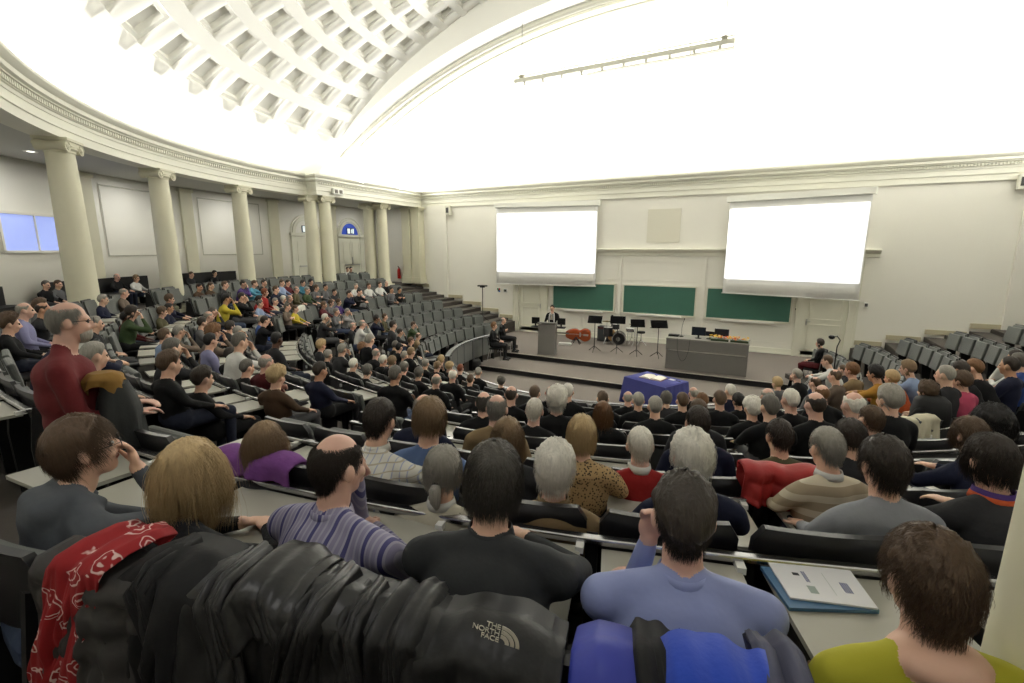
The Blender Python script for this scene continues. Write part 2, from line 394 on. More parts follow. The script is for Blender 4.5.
# skirting of the front wall
m = MB(); m.box((CX, FRONT-.03, STZ+.1), (12.6, .06, .2)); m.box((CX, FRONT-.04, STZ+.03), (12.6, .1, .06)); struct(m, 'baseboard_front', ENT)
m = MB()
for s in (-1, 1):                                  # sloping skirting up the steps
    for j in range(5, -2, -1):
        d = math.degrees(math.asin((YR-CY)/(ROWR[j]+.125))); xa = (ROWR[j+1]+.125)*math.cos(R_(d)); xb = (ROWR[j]+.125)*math.cos(R_(d)); m.box((CX+s*((xa+xb)/2+.1), FRONT-.03, rowz(j)+.06), (xb-xa+.02, .06, .16))
struct(m, 'baseboard_left', mat('skirting_tan', (178, 170, 145), .6))
# ================= FRONT WALL =================
zl = ZC                                           # the ledge over the boards sits at eye level
m = MB()
prof = [(0, -.22), (.03, -.2), (.03, -.1), (.08, -.06), (.14, -.02), (.2, 0), (.22, .05), (.0, .07)]
P = [[(x, FRONT-o, zl+z) for o, z in prof] for x in (CX-7.05, CX+7.05)]
m.grid(P); m.add(P[0], [tuple(range(8))]); m.add(P[1], [tuple(range(7, -1, -1))])
struct(m, 'trim_11', ENT)
def frame(m, x0, x1, z0, z1, w_=.04, d=.03, y=FRONT):
    m.box(((x0+x1)/2, y-d/2, z0), (x1-x0+w_, d, w_)); m.box(((x0+x1)/2, y-d/2, z1), (x1-x0+w_, d, w_)); m.box((x0, y-d/2, (z0+z1)/2), (w_, d, z1-z0)); m.box((x1, y-d/2, (z0+z1)/2), (w_, d, z1-z0))
m = MB()
for x0, x1 in ((-8.55, -5.5), (-5.3, -2.2), (-2.02, 1.02)):
    frame(m, x0, x1, ZC-1.2, ZC-.45, .035, .02)
    frame(m, x0+.1, (x0+x1)/2-.05, ZC-3.35, ZC-2.75, .03, .015); frame(m, (x0+x1)/2+.05, x1-.1, ZC-3.35, ZC-2.75, .03, .015)
for x in (-8.75, -5.4, -2.11, 1.2): m.box((x, FRONT-.03, ZC-1.97), (.12, .06, 3.5))
struct(m, 'trim_12', WALL)
m = MB(); m.box((-3.75, FRONT-.01, ZC+.96), (1.24, .03, 1.26), 0); frame(m, -4.37, -3.13, ZC+.33, ZC+1.59, .03, .03)
struct(m, 'trim_13', mat('hatch_panel', (214, 211, 196), .7))
# three chalkboards with ledges
GREEN = mat('chalkboard_green', (52, 96, 82), .55, noise=.08, nscale=3)
BFR = mat('board_frame', (212, 210, 196), .45); TRAY = mat('chalk_tray', (232, 232, 226), .4)
for (x0, x1), lb in (((-8.42, -5.60), 'green chalkboard left of the three, partly below the left screen'), ((-5.22, -2.35), 'green chalkboard in the middle of the wall, fully in view'), ((-1.95, .92), 'green chalkboard right of the three, its corner under the right screen')):
    e = empty('chalkboard', ((x0+x1)/2, FRONT-.05, ZC-2.6), 0, lb, 'chalkboard', 'chalkboards on the front wall'); w2 = (x1-x0)/2
    m = MB(); m.box((0, 0, .6), (2*w2, .05, 1.16)); m.build('writing_surface', GREEN, e)
    m = MB(); frame(m, -w2, w2, 0.02, 1.19, .05, .08, .04); m.build('frame', BFR, e)
    m = MB(); m.box((.05, -.08, -.03), (2*w2*.62, .14, .05)); m.box((.05, -.15, 0), (2*w2*.62, .02, .05)); m.build('chalk_tray', TRAY, e)
# panelled doors
def panel_door(nm, x0, x1, z0, z1, hx):
    e = bpy.data.objects.new(nm, None); sc.collection.objects.link(e); e.location = ((x0+x1)/2, FRONT-.03, z0); e['kind'] = 'structure'
    W, H = x1-x0, z1-z0; m = MB(); m.box((0, 0, H/2), (W, .06, H)); a = m.build('door_leaf', DOORM, e)
    m = MB()
    for za, zb in ((.08, .36), (.42, .66), (.70, .95)): frame(m, -W/2+.16, W/2-.16, H*za, H*zb, .035, .03, -.03)
    m.build('door_panel', DOORM, e)
    m = MB()
    for x in (-W/2-.14, W/2+.14): m.box((x, -.03, H/2+.1), (.28, .14, H+.2)); m.box((x+math.copysign(.09, x), -.08, H/2+.1), (.05, .08, H+.2))
    m.box((0, -.03, H+.14), (W+.56, .14, .28)); m.box((0, -.08, H+.24), (W+.56, .08, .05)); m.build('door_frame', DOORM, e)
    m = MB(); m.tube([(hx*(W/2-.08), -.04, H*.4), (hx*(W/2-.08), -.1, H*.4), (hx*(W/2-.2), -.1, H*.4)], .012, 8); m.box((hx*(W/2-.08), -.035, H*.4-.05), (.04, .02, .22)); m.build('door_handle', METAL, e)
panel_door('door_1', -10.15, -8.95, STZ, ZC-.55, 1)
panel_door('door_2', 1.35, 2.62, STZ, ZC-.5, -1)
# gallery doors with arched fanlights in the left wall
XD = CX-RW+.1
SIGN = mat('exit_sign_dark', (20, 38, 60), .4, emit=(30, 60, 90), estr=.3); SIGNW = mat('exit_sign_white', (225, 235, 235), .4, emit=(225, 235, 235), estr=.6)
BLUEG = mat('blue_fanlight', (52, 72, 150), .25, emit=(46, 66, 150), estr=.55, noise=.2, nscale=1.5)
def gallery_door(nm, yc, blue):
    e = bpy.data.objects.new(nm, None); sc.collection.objects.link(e); e.location = (XD, yc, GZ); e['kind'] = 'structure'
    m = MB()
    for s in (-1, 1): m.box((.03, s*.31, 1.12), (.06, .6, 2.24))
    m.build('door_leaf', DOORM, e)
    m = MB()
    for s in (-1, 1):
        for z0, z1 in ((.2, .95), (1.15, 2.05)):
            for a, b, c_, d_ in ((s*.31, z0, .42, .03), (s*.31, z1, .42, .03)): m.box((.07, a, b), (.02, c_, d_))
            for y in (-.21, .21): m.box((.07, s*.31+y, (z0+z1)/2), (.02, .03, z1-z0))
    m.build('door_panel', DOORM, e)
    m = MB(); m.box((.1, 0, .95), (.04, 1.0, .05)); m.box((.09, .03, 1.15), (.05, .06, .35)); m.build('panic_bar', METAL, e)
    m = MB()
    for s in (-1, 1): m.box((.05, s*.72, 1.15), (.12, .22, 2.3)); m.box((.07, s*.72, 2.38), (.18, .3, .12))
    m.box((.05, 0, 2.38), (.1, 1.5, .12))
    for r, dx, w_ in ((.72, .06, .1), (.6, .04, .05), (.82, .05, .04)):
        A = np.linspace(0, math.pi, 25); m.grid([[(dx, rr*math.cos(t), 2.42+rr*math.sin(t)*1.05) for t in A] for rr in (r-w_, r-w_, r, r)][1:3]); m.grid([[(x, (r-w_)*math.cos(t), 2.42+(r-w_)*math.sin(t)*1.05) for t in A] for x in (0, dx)]); m.grid([[(x, r*math.cos(t), 2.42+r*math.sin(t)*1.05) for t in A] for x in (0, dx)])
    m.build('door_frame', DOORM, e)
    m = MB(); A = np.linspace(0, math.pi, 25); m.add([(.015, .6*math.cos(t), 2.44+.62*math.sin(t)) for t in A], [tuple(range(25))]); m.build('fanlight', BLUEG if blue else WALL, e)
    m = MB(); m.box((.06, .02, 2.62), (.05, .46, .3)); sg = m.build('exit_sign', SIGN, e)
    m = MB(); m.box((.09, -.12, 2.62), (.01, .16, .24)); m.box((.09, .17, 2.62), (.01, .08, .24)); m.box((.09, .07, 2.6), (.01, .05, .18)); m.tube([(.09, .06, 2.71), (.09, .08, 2.715)], .02, 8)
    m.build('running_figure', SIGNW, sg)
gallery_door('door_3', 15.35, False); gallery_door('door_4', 18.0, True)
# blue window in the curved wall
WGL = mat('window_daylight', (150, 165, 215), .2, emit=(128, 142, 200), estr=.85, noise=.35, nscale=.9)
e = bpy.data.objects.new('window_1', None); sc.collection.objects.link(e); e['kind'] = 'structure'
wx, wy, _ = pol(RW-.1, 214.6, 0); e.location = (wx, wy, ZC+.38); e.rotation_euler.z = R_(214.6)
m = MB(); m.box((-.05, 0, 0), (.02, 2.1, .84)); m.build('window_pane', WGL, e)
m = MB()
for s in (-1, 1): m.box((-.04, s*1.08, 0), (.16, .06, .95)); m.box((-.04, 0, s*.45), (.16, 2.2, .06))
m.box((-.07, .1, 0), (.05, .03, .84)); m.build('window_frame', WALL, e)
# ================= PROJECTION SCREENS =================
SCRL = mat('screen_projected_light', (250, 250, 252), .8, emit=(252, 252, 255), estr=.75); SCRM = mat('screen_fabric', (240, 240, 236), .85, noise=.03, nscale=3)
def screen(label, cx, cy, rz, W, ztop, zbot, bot):
    e = empty('projection_screen', (cx, cy, ZC+zbot), rz, label, 'projection screen', 'projection screens'); H = ztop-zbot
    m = MB(); m.box((0, 0, H+.0), (W+.12, .16, .2)); m.box((0, -.085, H-.08), (W+.1, .01, .03), 0); o = m.build('roller_case', mat('roller_case', (232, 232, 224), .5), e); bevel(o)
    m = MB(); n = 24
    P = [[(-W/2+W*i/n, .03+.006*math.sin(i*.6)*(k/4.0)**2*.5, bot+(H-.08-bot)*(1-k/8)) for i in range(n+1)] for k in range(9)]
    m.grid(P); o = m.build('screen_fabric', SCRM, e, True); s_ = o.modifiers.new('solid', 'SOLIDIFY'); s_.thickness = .004
    m = MB(); m.box((-.0, -.012, H*.53), (W*.985, .004, H*.74)); m.build('projected_picture', SCRL, e)
    m = MB(); m.tube([(-W/2-.03, .03, bot), (W/2+.03, .03, bot)], .018, 8); m.build('weight_bar', mat('weight_bar', (205, 205, 200), .4), e)
    for s in (-1, 1):
        m = MB(); m.box((s*(W/2+.07), .08, H), (.03, .3, .22)); m.build('bracket', mat('roller_case', (232, 232, 224)), e)
    return e
screen('white projection screen left of the hatch panel, above the lectern side', -8.62, 19.30, R_(9.5), 4.5, 1.93, -1.52, 0)
screen('white projection screen right of the hatch panel, overlapping the door frame', .64, 19.0, R_(-13.5), 4.18, 1.82, -1.56, 0)
# hanging truss luminaire
P1 = Vector((0, 0, ZC)) + ray(515, 84)*1; P1 = Vector((0, 0, ZC)) + ray(515, 82)*(5.3/ray(515, 82).z); P2 = Vector((0, 0, ZC)) + ray(735, 41)*(5.3/ray(735, 41).z)
d = (P2-P1); L = d.length; ang = math.atan2(d.y, d.x)
e = empty('pendant_lamp', (P1+P2)/2, ang, 'long white truss lamp hanging on two thin cables under the vault', 'lamp')
TRM = mat('truss_white', (215, 214, 200), .4)
m = MB()
m.box((0, 0, .0), (L, .16, .11)); m.box((0, 0, .14), (L, .03, .03)); m.build('lamp_body', TRM, e)
m = MB(); m.box((0, 0, -.14), (L, .02, .02)); m.box((0, .1, -.14), (L, .015, .015))
for i in range(13): m.box((-L/2+.02+(L-.04)*i/12, 0, 0), (.015, .02, .28))
m.build('safety_rail', mat('truss_grey', (160, 158, 140), .4), e)
for i in range(10):
    m = MB(); x = -L/2+.35+(L-.7)*i/9; m.lathe([(.03, -.13), (.035, -.05), (.02, -.03)], (x, 0, 0), 10); m.build('spotlight', TRM, e)
for s in (-1, 1):
    m = MB(); m.box((s*(L/2-.25), 0, .1), (.14, .12, .12)); m.build('cable_clamp', mat('truss_grey', (160, 158, 140)), e)
    zt = arcz(CX+1)-.1
    m = MB(); m.tube([(s*(L/2-.25), 0, .15), (s*(L/2-.25), 0, zt-P1.z)], .012, 6); m.build('cable', mat('cable_grey', (150, 150, 140), .5), e)
# wall fittings
def fitting(nm, px, py, Y, sx, sz, col, label, cat, d=.1, extra=None):
    r = ray(px, py); t = Y/r.y; x, z = r.x*t, ZC+r.z*t
    m = MB(); m.box((0, 0, 0), (sx, d, sz)); m.box((0, -d/2-.005, 0), (sx*.7, .01, sz*.6), 1)
    if extra: extra(m, sx, sz, d)
    o = m.build(nm, [mat(nm+'_shell', col, .5), mat('dark_grille', (60, 60, 58), .6)], None, False, (x, Y-d/2, z)); bevel(o, .006); return tag(o, label, cat)
fitting('wall_speaker', 449.5, 210.5, 19.84, .24, .42, (222, 221, 208), 'small white loudspeaker under the cornice left of the left screen', 'loudspeaker', .2)
fitting('wall_speaker', 1022, 182, 19.84, .24, .42, (222, 221, 208), 'small white loudspeaker under the cornice at the right edge', 'loudspeaker', .2)
fitting('light_switch', 866, 305, 19.9, .12, .18, (235, 235, 228), 'small white switch box on wall right of the right door', 'switch', .05)
fitting('thermostat', 796, 309, 19.86, .08, .1, (230, 230, 222), 'tiny white thermostat between right chalkboard and right door', 'thermostat', .04)
o = fitting('notice_sign', 499, 290, 19.9, .16, .22, (210, 215, 212), 'small safety notice with green, red and blue squares below left screen', 'sign', .02)
m = MB()
for k, (c, x, z) in enumerate(((0, -.05, .05), (1, .04, .05), (2, .04, -.05))): m.box((x, -.02, z), (.07, .012, .08), k)
q = m.build('pictogram', [mat('sign_green', (30, 130, 90)), mat('sign_red', (200, 50, 40)), mat('sign_blue', (50, 90, 160))], o)
fitting('notice_sign', 505.5, 290.5, 19.9, .2, .18, (80, 84, 84), 'small dark control plate beside the safety notice', 'sign', .03)
# speaker on the projecting entablature corner, exit light in the gallery
m = MB(); m.box((0, 0, 0), (.14, .5, .22)); m.box((.08, -.12, 0), (.02, .14, .14), 1); m.box((.08, .12, 0), (.02, .14, .14), 1)
tag(m.build('camera_box', [mat('roller_case', (232, 232, 224)), mat('dark_lens', (70, 62, 50), .4)], None, False, (CX-XS+.1, 14.4, ZC+2.3)), 'small twin-lens box on the frieze above the first column pair', 'camera box')
x, y, _ = pol(RW-.2, 219.3, 0)
m = MB(); m.box((0, 0, 0), (.1, .5, .12)); m.box((-.05, .02, 0), (.02, .4, .07), 1)
tag(m.build('emergency_light', [mat('roller_case', (232, 232, 224)), mat('lamp_diffuser', (190, 190, 180), .4)], None, False, (x, y, ZC+1.52), R_(219.3)), 'slim white emergency light high on the wall above the blue window', 'emergency light')
# round recessed lamps in the gallery ceiling
for a in (188.5, 204, 219.5, 235, 250, 266, 282, 297, 313, 328, 344):
    if not 186 < a < 240: continue
    m = MB(); m.lathe([(.09, -.01), (.12, -.015), (.13, 0)], (0, 0, 0), 20, cap=False); m.lathe([(.001, .004), (.09, .004)], (0, 0, 0), 20, 1, cap=False)
    x, y, _ = pol(14.1, a, 0)
    lb = {188.5: 'farthest of the round ceiling lamps, by the arch', 204: 'middle round ceiling lamp, between second and third columns', 219.5: 'round ceiling lamp between the first and second columns', 235: 'round ceiling lamp nearest the blue window'}[a]
    tag(m.build('ceiling_lamp', [mat('lamp_ring', (230, 230, 225), .4), mat('lamp_glow', (255, 252, 240), .5, emit=(255, 252, 240), estr=6)], None, False, (x, y, ZC+2.115)), lb, 'ceiling lamp', 'recessed gallery lamps')
# fire extinguisher on the left wall
RED = mat('extinguisher_red', (176, 28, 26), .35)
e = empty('fire_extinguisher', (XD+.12, 19.95-.5, GZ+.9), 0, 'red fire extinguisher on a wall plate right of the second column pair', 'fire extinguisher')
r = ray(399, 273); t = 19.74/r.y; e.location = (r.x*t, 19.74, ZC+r.z*t-.3); e.rotation_euler.z = R_(-90)
m = MB(); m.lathe([(.02, 0), (.085, .01), (.09, .05), (.09, .42), (.07, .5), (.03, .54), (.03, .58)], n=18); m.build('cylinder', RED, e, 40)
m = MB(); m.box((-.1, 0, .38), (.02, .3, .75)); m.build('wall_plate', mat('plate_white', (225, 222, 215)), e)
m = MB(); m.tube([(.02, 0, .58), (.02, 0, .64), (.1, .02, .66)], .02, 8); m.tube([(.0, .03, .6), (.04, .13, .5), (.03, .12, .2)], .014, 8); m.build('hose', BLACKM, e)
# ================= WHO SITS WHERE =================
# px, py of the head's centre in the photo, head width there (0 = from the rake), top, hair colour, hair style, pose, head turn, extra words
PEOPLE = []
def P_(s):
    for ln in s.strip().splitlines():
        ln = ln.strip()
        if not ln or ln[0] == '#': continue
        f = [x.strip() for x in ln.split(',')]
        PEOPLE.append(dict(x=float(f[0]), y=float(f[1]), w=float(f[2]), top=f[3], hc=f[4], hs=f[5], pose=f[6], skin=f[7] if len(f) > 7 and f[7] else 'pale', g=f[8] if len(f) > 8 else '', d=float(f[9]) if len(f) > 9 else 0))
P_('''
46,285,0,black,darkgrey,short,fold,,G
58.5,286,0,grey,brown,short,chin,,G
117,277,0,black,grey,bald,back,pink,G
136.5,280,0,white,lightbrown,long,lap,,G
192,280,0,charcoal,brown,short,lap,,G
215,277,0,black,black,long,fold,,G
348,275.6,0,white,dark,short,desk,,G
351,270,0,black,black,short,lap,,G
368,277,0,black,brown,bob,lap,,G
199.5,288,0,brown,black,short,desk,tan
211,286,0,brown,brown,short,desk
225,285,0,charcoal,brown,short,lap
124,293,0,taupe,grey,baldish,lap,pink
103,300,0,navy,grey,short,chin
101,314,0,green,dark,bob,chin
96,324,0,charcoal,grey,short,lap
85.5,331,0,navy,brown,medium,desk
126,318,0,maroon,black,short,fold,dark
27.5,309,0,lilac,grey,bald,lap,pink
41,306,0,grey,brown,medium,lap
12,313,0,charcoal,dark,bald,chin,tan
10,324,0,black,brown,curly,chin
91,355,0,black,grey,short,desk
170,308,0,navy,black,short,chin,tan
163,301,0,navy,brown,medium,lap
182.5,318,0,navy,grey,bald,desk,pink
196,323.5,0,grey,dark,short,chin
213,312,0,charcoal,darkgrey,recede,chin
226.5,299,0,yellow,black,short,chin,tan
242,297,0,black,dark,short,chin
252,297,0,black,black,medium,lap
244,284,0,purple,dark,short,chin
254,284,0,turquoise,brown,short,desk
264,283,0,black,dark,short,lap
282,283,0,lightblue,brown,short,chin
288,283,0,maroon,dark,short,lap
303,283,0,teal,dark,medium,chin
311,282,0,black,black,medium,lap
326,287,0,grey,black,short,lap,tan
316.4,288,0,grey,brown,medium,fold
334,292,0,charcoal,dark,short,lap
356,286,0,white,grey,short,chin
369,286,0,white,brown,short,chin
380,284.5,0,white,brown,short,desk
386.5,283.5,0,black,grey,bald,lap,pink
391.5,290,0,grey,dark,short,lap,tan
399.5,290,0,black,black,medium,fold,tan
347.5,294,0,navy,dark,short,chin
360,292,0,black,black,short,desk
362.5,299,0,grey,grey,bald,fold,pink
293,290,0,olive,grey,bald,lap,pink
302,291,0,green,grey,short,chin
274,290,0,navy,brown,short,lap
262.5,293,0,red,red,bob,lap
293,298.5,0,brown,grey,bald,lap,pink
285,299,0,white,white,bob,lap
263.7,303,0,lightblue,darkgrey,short,desk
273,302,0,cream,grey,short,chin
287.4,307,0,taupe,darkgrey,short,fold
295.5,309,0,yellow,brown,short,lap
258,300,0,red,black,medium,lap
324,305,0,maroon,brown,medium,desk
331.5,303,0,grey,brown,bob,lap
340,302,0,purple,brown,bob,lap
337,311.5,0,grey,grey,short,fold
347,312,0,lightgrey,grey,recede,chin
327,317,0,charcoal,white,short,chin
353,326,0,charcoal,grey,bald,lap,pink
362.5,324,0,white,grey,bald,chin,pink
376.5,319,0,navy,black,medium,chin,tan
385,317,0,olive,brown,short,lap
393.6,325,0,charcoal,dark,short,lap
387.5,333,0,charcoal,dark,short,chin
413.5,325,0,green,brown,short,chin
411,341,0,black,brown,short,lap
418.5,336,0,tan,brown,bald,lap,pink
328.5,336,0,black,brown,short,chin
322,346,0,charcoal,blond,curly,lap
340,349,0,charcoal,grey,short,chin
329.6,356,0,black,grey,short,lap
371.7,341,0,black,grey,short,lap
378.3,347,0,black,darkgrey,short,lap
366.4,351,0,black,ginger,curly,lap
354.6,355,0,black,grey,bald,lap,pink
370.4,356,0,black,grey,short,lap
379.6,359,0,black,white,short,lap
354.6,365,0,black,white,short,lap
366.4,371,0,black,darkgrey,medium,lap
277,340,0,charcoal,black,short,lap,dark
270.3,364,0,maroon,grey,bald,fold,pink
277,377.5,0,brown,blond,curly,desk,,,4.9
320.3,371,0,navy,dark,short,desk,tan,,5.6
395.4,375,0,black,darkgrey,short,fold,tan,,5.9
398,366.4,0,black,darkgrey,medium,lap
390,361,0,black,lightbrown,medium,lap
404.6,356,0,black,grey,short,lap
412.5,353,0,black,lightbrown,short,lap
399.4,348,0,black,black,short,lap
412.5,372,0,black,darkgrey,medium,lap
423,363,0,black,grey,short,chin
437.6,366.4,0,black,lightbrown,short,chin
436.5,380.5,0,black,grey,bald,lap
449.4,367,0,black,blond,curly,lap
460.5,369,0,black,red,recede,lap,pink
453,375.6,0,black,white,baldish,lap,pink
478.4,372.5,0,black,grey,short,lap
470.5,380,0,black,brown,short,chin
441.5,360,0,black,blond,medium,lap
501.2,382,0,black,darkgrey,curly,lap
249,321,0,blue,grey,recede,lap
240,322,0,black,dark,short,chin
230.5,327,0,charcoal,dark,medium,lap
217,335,0,taupe,ginger,curly,chin
230.5,339,0,white,darkgrey,short,chin
238,332,0,grey,grey,short,chin
219,345,0,lilac,black,short,lap
230.5,355,0,black,dark,recede,chin
238.5,365,0,black,darkgrey,short,lap
169,322,0,olive,brown,medium,chin
179,332,0,taupe,grey,short,chin
165,336,0,lightblue,brown,short,lap
172.5,349,0,charcoal,darkgrey,short,chin
170,364,0,black,brown,thick,chin,,,4.0
203,379,0,black,dark,thick,chin,,H1,4.3
265,444,45,charcoal,lightbrown,long,lap,,P9,2.35
380,421,34,checked_shirt,dark,short,desk,,P10,2.35
424,409,22,navy,grey,bald,lap,pink,,3.4
430,421,34,bluetee,lightbrown,medium,lap,,P11,2.45
443,473,47,cream,grey,medium,lap,,P7,2.05
484,403,19,black,darkgrey,bald,lap,pink,,4.2
497,409,25,camel,grey,bald,lap,pink,,3.3
511.4,395,13.7,black,dark,bald,lap,pink
534.5,411,19,black,white,recede,lap,pink,,4.1
538,394,12,black,brown,short,lap
550,393,10.5,black,grey,baldish,lap,pink
557,400.5,17,black,white,curly,lap,,,4.6
565.5,392,10.5,black,brown,bald,lap,pink
576.7,393,13.7,black,white,short,lap
591.5,398.5,12,black,brown,short,lap
603,413,18,black,ginger,long,lap,,,4.45
507.6,438,31,charcoal,lightbrown,long,lap,,P12,2.5
581.5,436,30.6,leopard_print,blond,bob,lap,,P13,2.55
640,446,28,red,white,short,lap,pink,P14,2.7
628,398,11,black,grey,bald,lap,pink
636.6,401,13.5,black,grey,short,lap
655,407,15.8,black,grey,short,lap
666,399.5,11.4,charcoal,darkgrey,medium,lap
682.3,401.5,14,black,brown,short,lap
693.3,393.5,10,black,grey,bald,lap,pink
702,401.5,13,black,ginger,medium,lap
698,412,20,charcoal,brown,short,lap,,,4.0
697.7,423,26,navy,dark,short,lap,,P15,3.0
719.6,400,14,black,brown,short,lap
730,391.5,10,navy,white,short,lap
738,401.5,13,black,black,medium,lap
752,409,17.6,black,white,curly,lap,,,4.9
769.6,408,19,black,darkgrey,short,lap,,,4.2
767.4,397,13,black,grey,bald,lap,pink
776.9,383.5,12.9,grey,blond,bob,lap
790,400.5,18,black,white,recede,lap,pink,,4.8
796.7,375.5,11.5,black,grey,short,chin,pink
815,405,18.3,black,dark,bald,lap,pink,,4.4
821.6,394,16,black,ginger,bald,lap,pink
818.6,383,14,grey,brown,baldish,lap,pink
834.7,376.5,13,taupe,brown,baldish,lap
842,370,12,charcoal,brown,short,lap
849,367.5,11,camel,ginger,medium,lap
853,405.5,19,black,white,bald,lap,pink,,4.3
779,437,26.4,olive,dark,short,write,,P16,2.95
850,438,30,charcoal,dark,medium,lap,,P17,2.95
826.7,449,34,beige_stripe,grey,short,chinl,,P18,2.4
870.6,421,25,charcoal,brown,crop,lap,,P19,3.1
828,354,12,white,brown,short,desk
888.6,356,13,mustard,black,medium,desk,tan
894,378,16,orange,blond,bob,desk
897,366,13,lightblue,lightbrown,bob,desk
889,400,20,black,grey,medium,lap,,,4.4
950.5,358,15,black,dark,short,desk,tan
958.4,362,15,black,ginger,short,desk
965.4,369,16,charcoal,grey,crop,lap
953,389,20,black,brown,longcurly,fold
963.7,381,18,pink,brown,medium,lap
1009.4,351,17,white,dark,short,chin,tan
1018,357,18,navy,dark,short,fold,tan
1022,334,14,blue,darkgrey,short,lap
969.7,436,32,navy,brown,bob,write,,P20,2.85
991.5,425,34,black,black,longcurly,lap,,P21,2.9
990.6,462,42,charcoal,dark,bob,write,,P22,1.95
555,470,52,camel,white,fluffy,lap,pink,P2,2.0
692,459,46,navy,white,fluffy,lap,pink,P3,2.05
883,466,44,greytee,dark,thick,write,,P4,1.95
''')
# the nearest row, placed by hand in metres before the camera
NEAR = [  # px, py, depth
 dict(x=84, y=450, d=1.70, key='N1'), dict(x=190, y=474, d=1.60, key='N2'), dict(x=338, y=466, d=1.62, key='N3'), dict(x=494, y=483, d=1.46, key='N4'), dict(x=683, y=518, d=1.32, key='N5'), dict(x=928, y=582, d=1.12, key='N6')]
def on_circle(rx, ry, rad):
    """point where the ray through the pixel's azimuth meets the circle of that radius, beyond the camera"""
    a = rx*rx+ry*ry; b = -2*(rx*CX+ry*CY); c = CX*CX+CY*CY-rad*rad; q = b*b-4*a*c
    if q < 0: return None
    s = math.sqrt(q); ts = [(-b-s)/2/a, (-b+s)/2/a]; return [t for t in ts if t > .3]
HEADZ = 1.185
LEAN = {'slouch': -.04, 'chinl': .12, 'lap': .0, 'desk': .20, 'chin': .12, 'fold': -.03, 'back': -.07, 'write': .22}
def HR(p): return .27+LEAN[p['pose']]
CONEZ = 1.045
for p in PEOPLE:
    r = ray(p['x'], p['y']); HEADR = HR(p)
    if p['g'] == 'G':
        t = on_circle(r.x, r.y, 13.55 if p['x'] > 340 else RW-.42)[-1]; p['row'] = 'g'; p['P'] = V_ = (r.x*t, r.y*t); p['hz'] = ZC+r.z*t; p['fz'] = GZ; continue
    if p['d']:
        t = p['d']; rr = math.hypot(r.x*t-CX, r.y*t-CY); j = min(range(0, 8), key=lambda k: abs(ROWR[k]-HEADR-rr)); p['row'] = j; p['P'] = (r.x*t, r.y*t); p['hz'] = ZC+r.z*t; p['fz'] = rowz(j); continue
    hwid = dict(bob=.19, long=.19, medium=.18, fluffy=.2, curly=.19, longcurly=.22, thick=.18).get(p['hs'], .165)
    if p['w']: t = hwid*FPX/p['w']
    else:
        t = .3
        while t < 30:
            q = (r.x*t, r.y*t); rr = math.hypot(q[0]-CX, q[1]-CY)
            if ZC+r.z*t <= fl(rr)+CONEZ: break
            t += .01
    rr = math.hypot(r.x*t-CX, r.y*t-CY)
    j = min(range(0, 8), key=lambda k: abs(ROWR[k]-HEADR-rr))
    if p['w']:
        def cost(k):
            ts = on_circle(r.x, r.y, ROWR[k]-HEADR)
            if not ts: return 1e9
            t2 = min(ts, key=lambda q: abs(q-t)); return ((ZC+r.z*t2-rowz(k)-HEADZ+.07)/.09)**2 + (math.log(t2/t)/.17)**2
        j = min(range(0, 8), key=cost)
    best = min(on_circle(r.x, r.y, ROWR[j]-HEADR), key=lambda q: abs(q-t)) if on_circle(r.x, r.y, ROWR[j]-HEADR) else t
    p['row'] = j; p['t'] = best; p['P'] = (r.x*best, r.y*best); p['hz'] = ZC+r.z*best; p['fz'] = rowz(j)
for p in NEAR:
    r = ray(p['x'], p['y']); t = p['d']; p['P'] = (r.x*t, r.y*t); p['hz'] = ZC+r.z*t; p['row'] = -1; p['fz'] = rowz(-1)
def ang_of(P): return math.degrees(math.atan2(P[1]-CY, P[0]-CX)) % 360
allp = PEOPLE+NEAR
for p in allp:
    a = ang_of(p['P']); p['a'] = a if a > 100 else a+360
# keep neighbours in one row a seat apart: move the farther one a row away, or along
for it in range(4):
    for j in list(range(-1, 8)):
        L = sorted([p for p in allp if p['row'] == j], key=lambda p: p['a'])
        for u, v in zip(L, L[1:]):
            gap = R_(v['a']-u['a'])*(ROWR[j]-.25)
            if gap < .44:
                cand = u if (u['hz']-u['fz'] > v['hz']-v['fz']) and 't' in u else v
                if 't' not in cand: cand = u
                if 't' not in cand: continue
                done = False
                if it < 3:
                    h = cand['hz']-cand['fz']; order = (j+1, j-1) if h < HEADZ-.07 else (j-1, j+1)
                    for j2 in order:
                        if not 0 <= j2 <= 7: continue
                        r = ray(cand['x'], cand['y']); ts = on_circle(r.x, r.y, ROWR[j2]-HR(cand))
                        if not ts: continue
                        t = min(ts, key=lambda q: abs(q-cand['t'])); a2 = ang_of((r.x*t, r.y*t)); a2 = a2 if a2 > 100 else a2+360
                        hh = ZC+r.z*t-rowz(j2)
                        if not .93 < hh < 1.3 or not .84 < t/cand['t'] < 1.2: continue
                        if all(abs(R_(q['a']-a2))*(ROWR[j2]-.25) > .44 for q in allp if q['row'] == j2 and q is not cand):
                            cand.update(row=j2, t=t, P=(r.x*t, r.y*t), hz=ZC+r.z*t, fz=rowz(j2), a=a2); done = True; break
                if not done:
                    need = math.degrees((.45-gap)/(ROWR[j]-.25))/2
                    for q, s in ((u, -1), (v, 1)):
                        if 't' in q:
                            q['a'] += s*need*1.02; rr = ROWR[j]-HR(q); q['P'] = pol(rr, q['a'], 0)[:2]
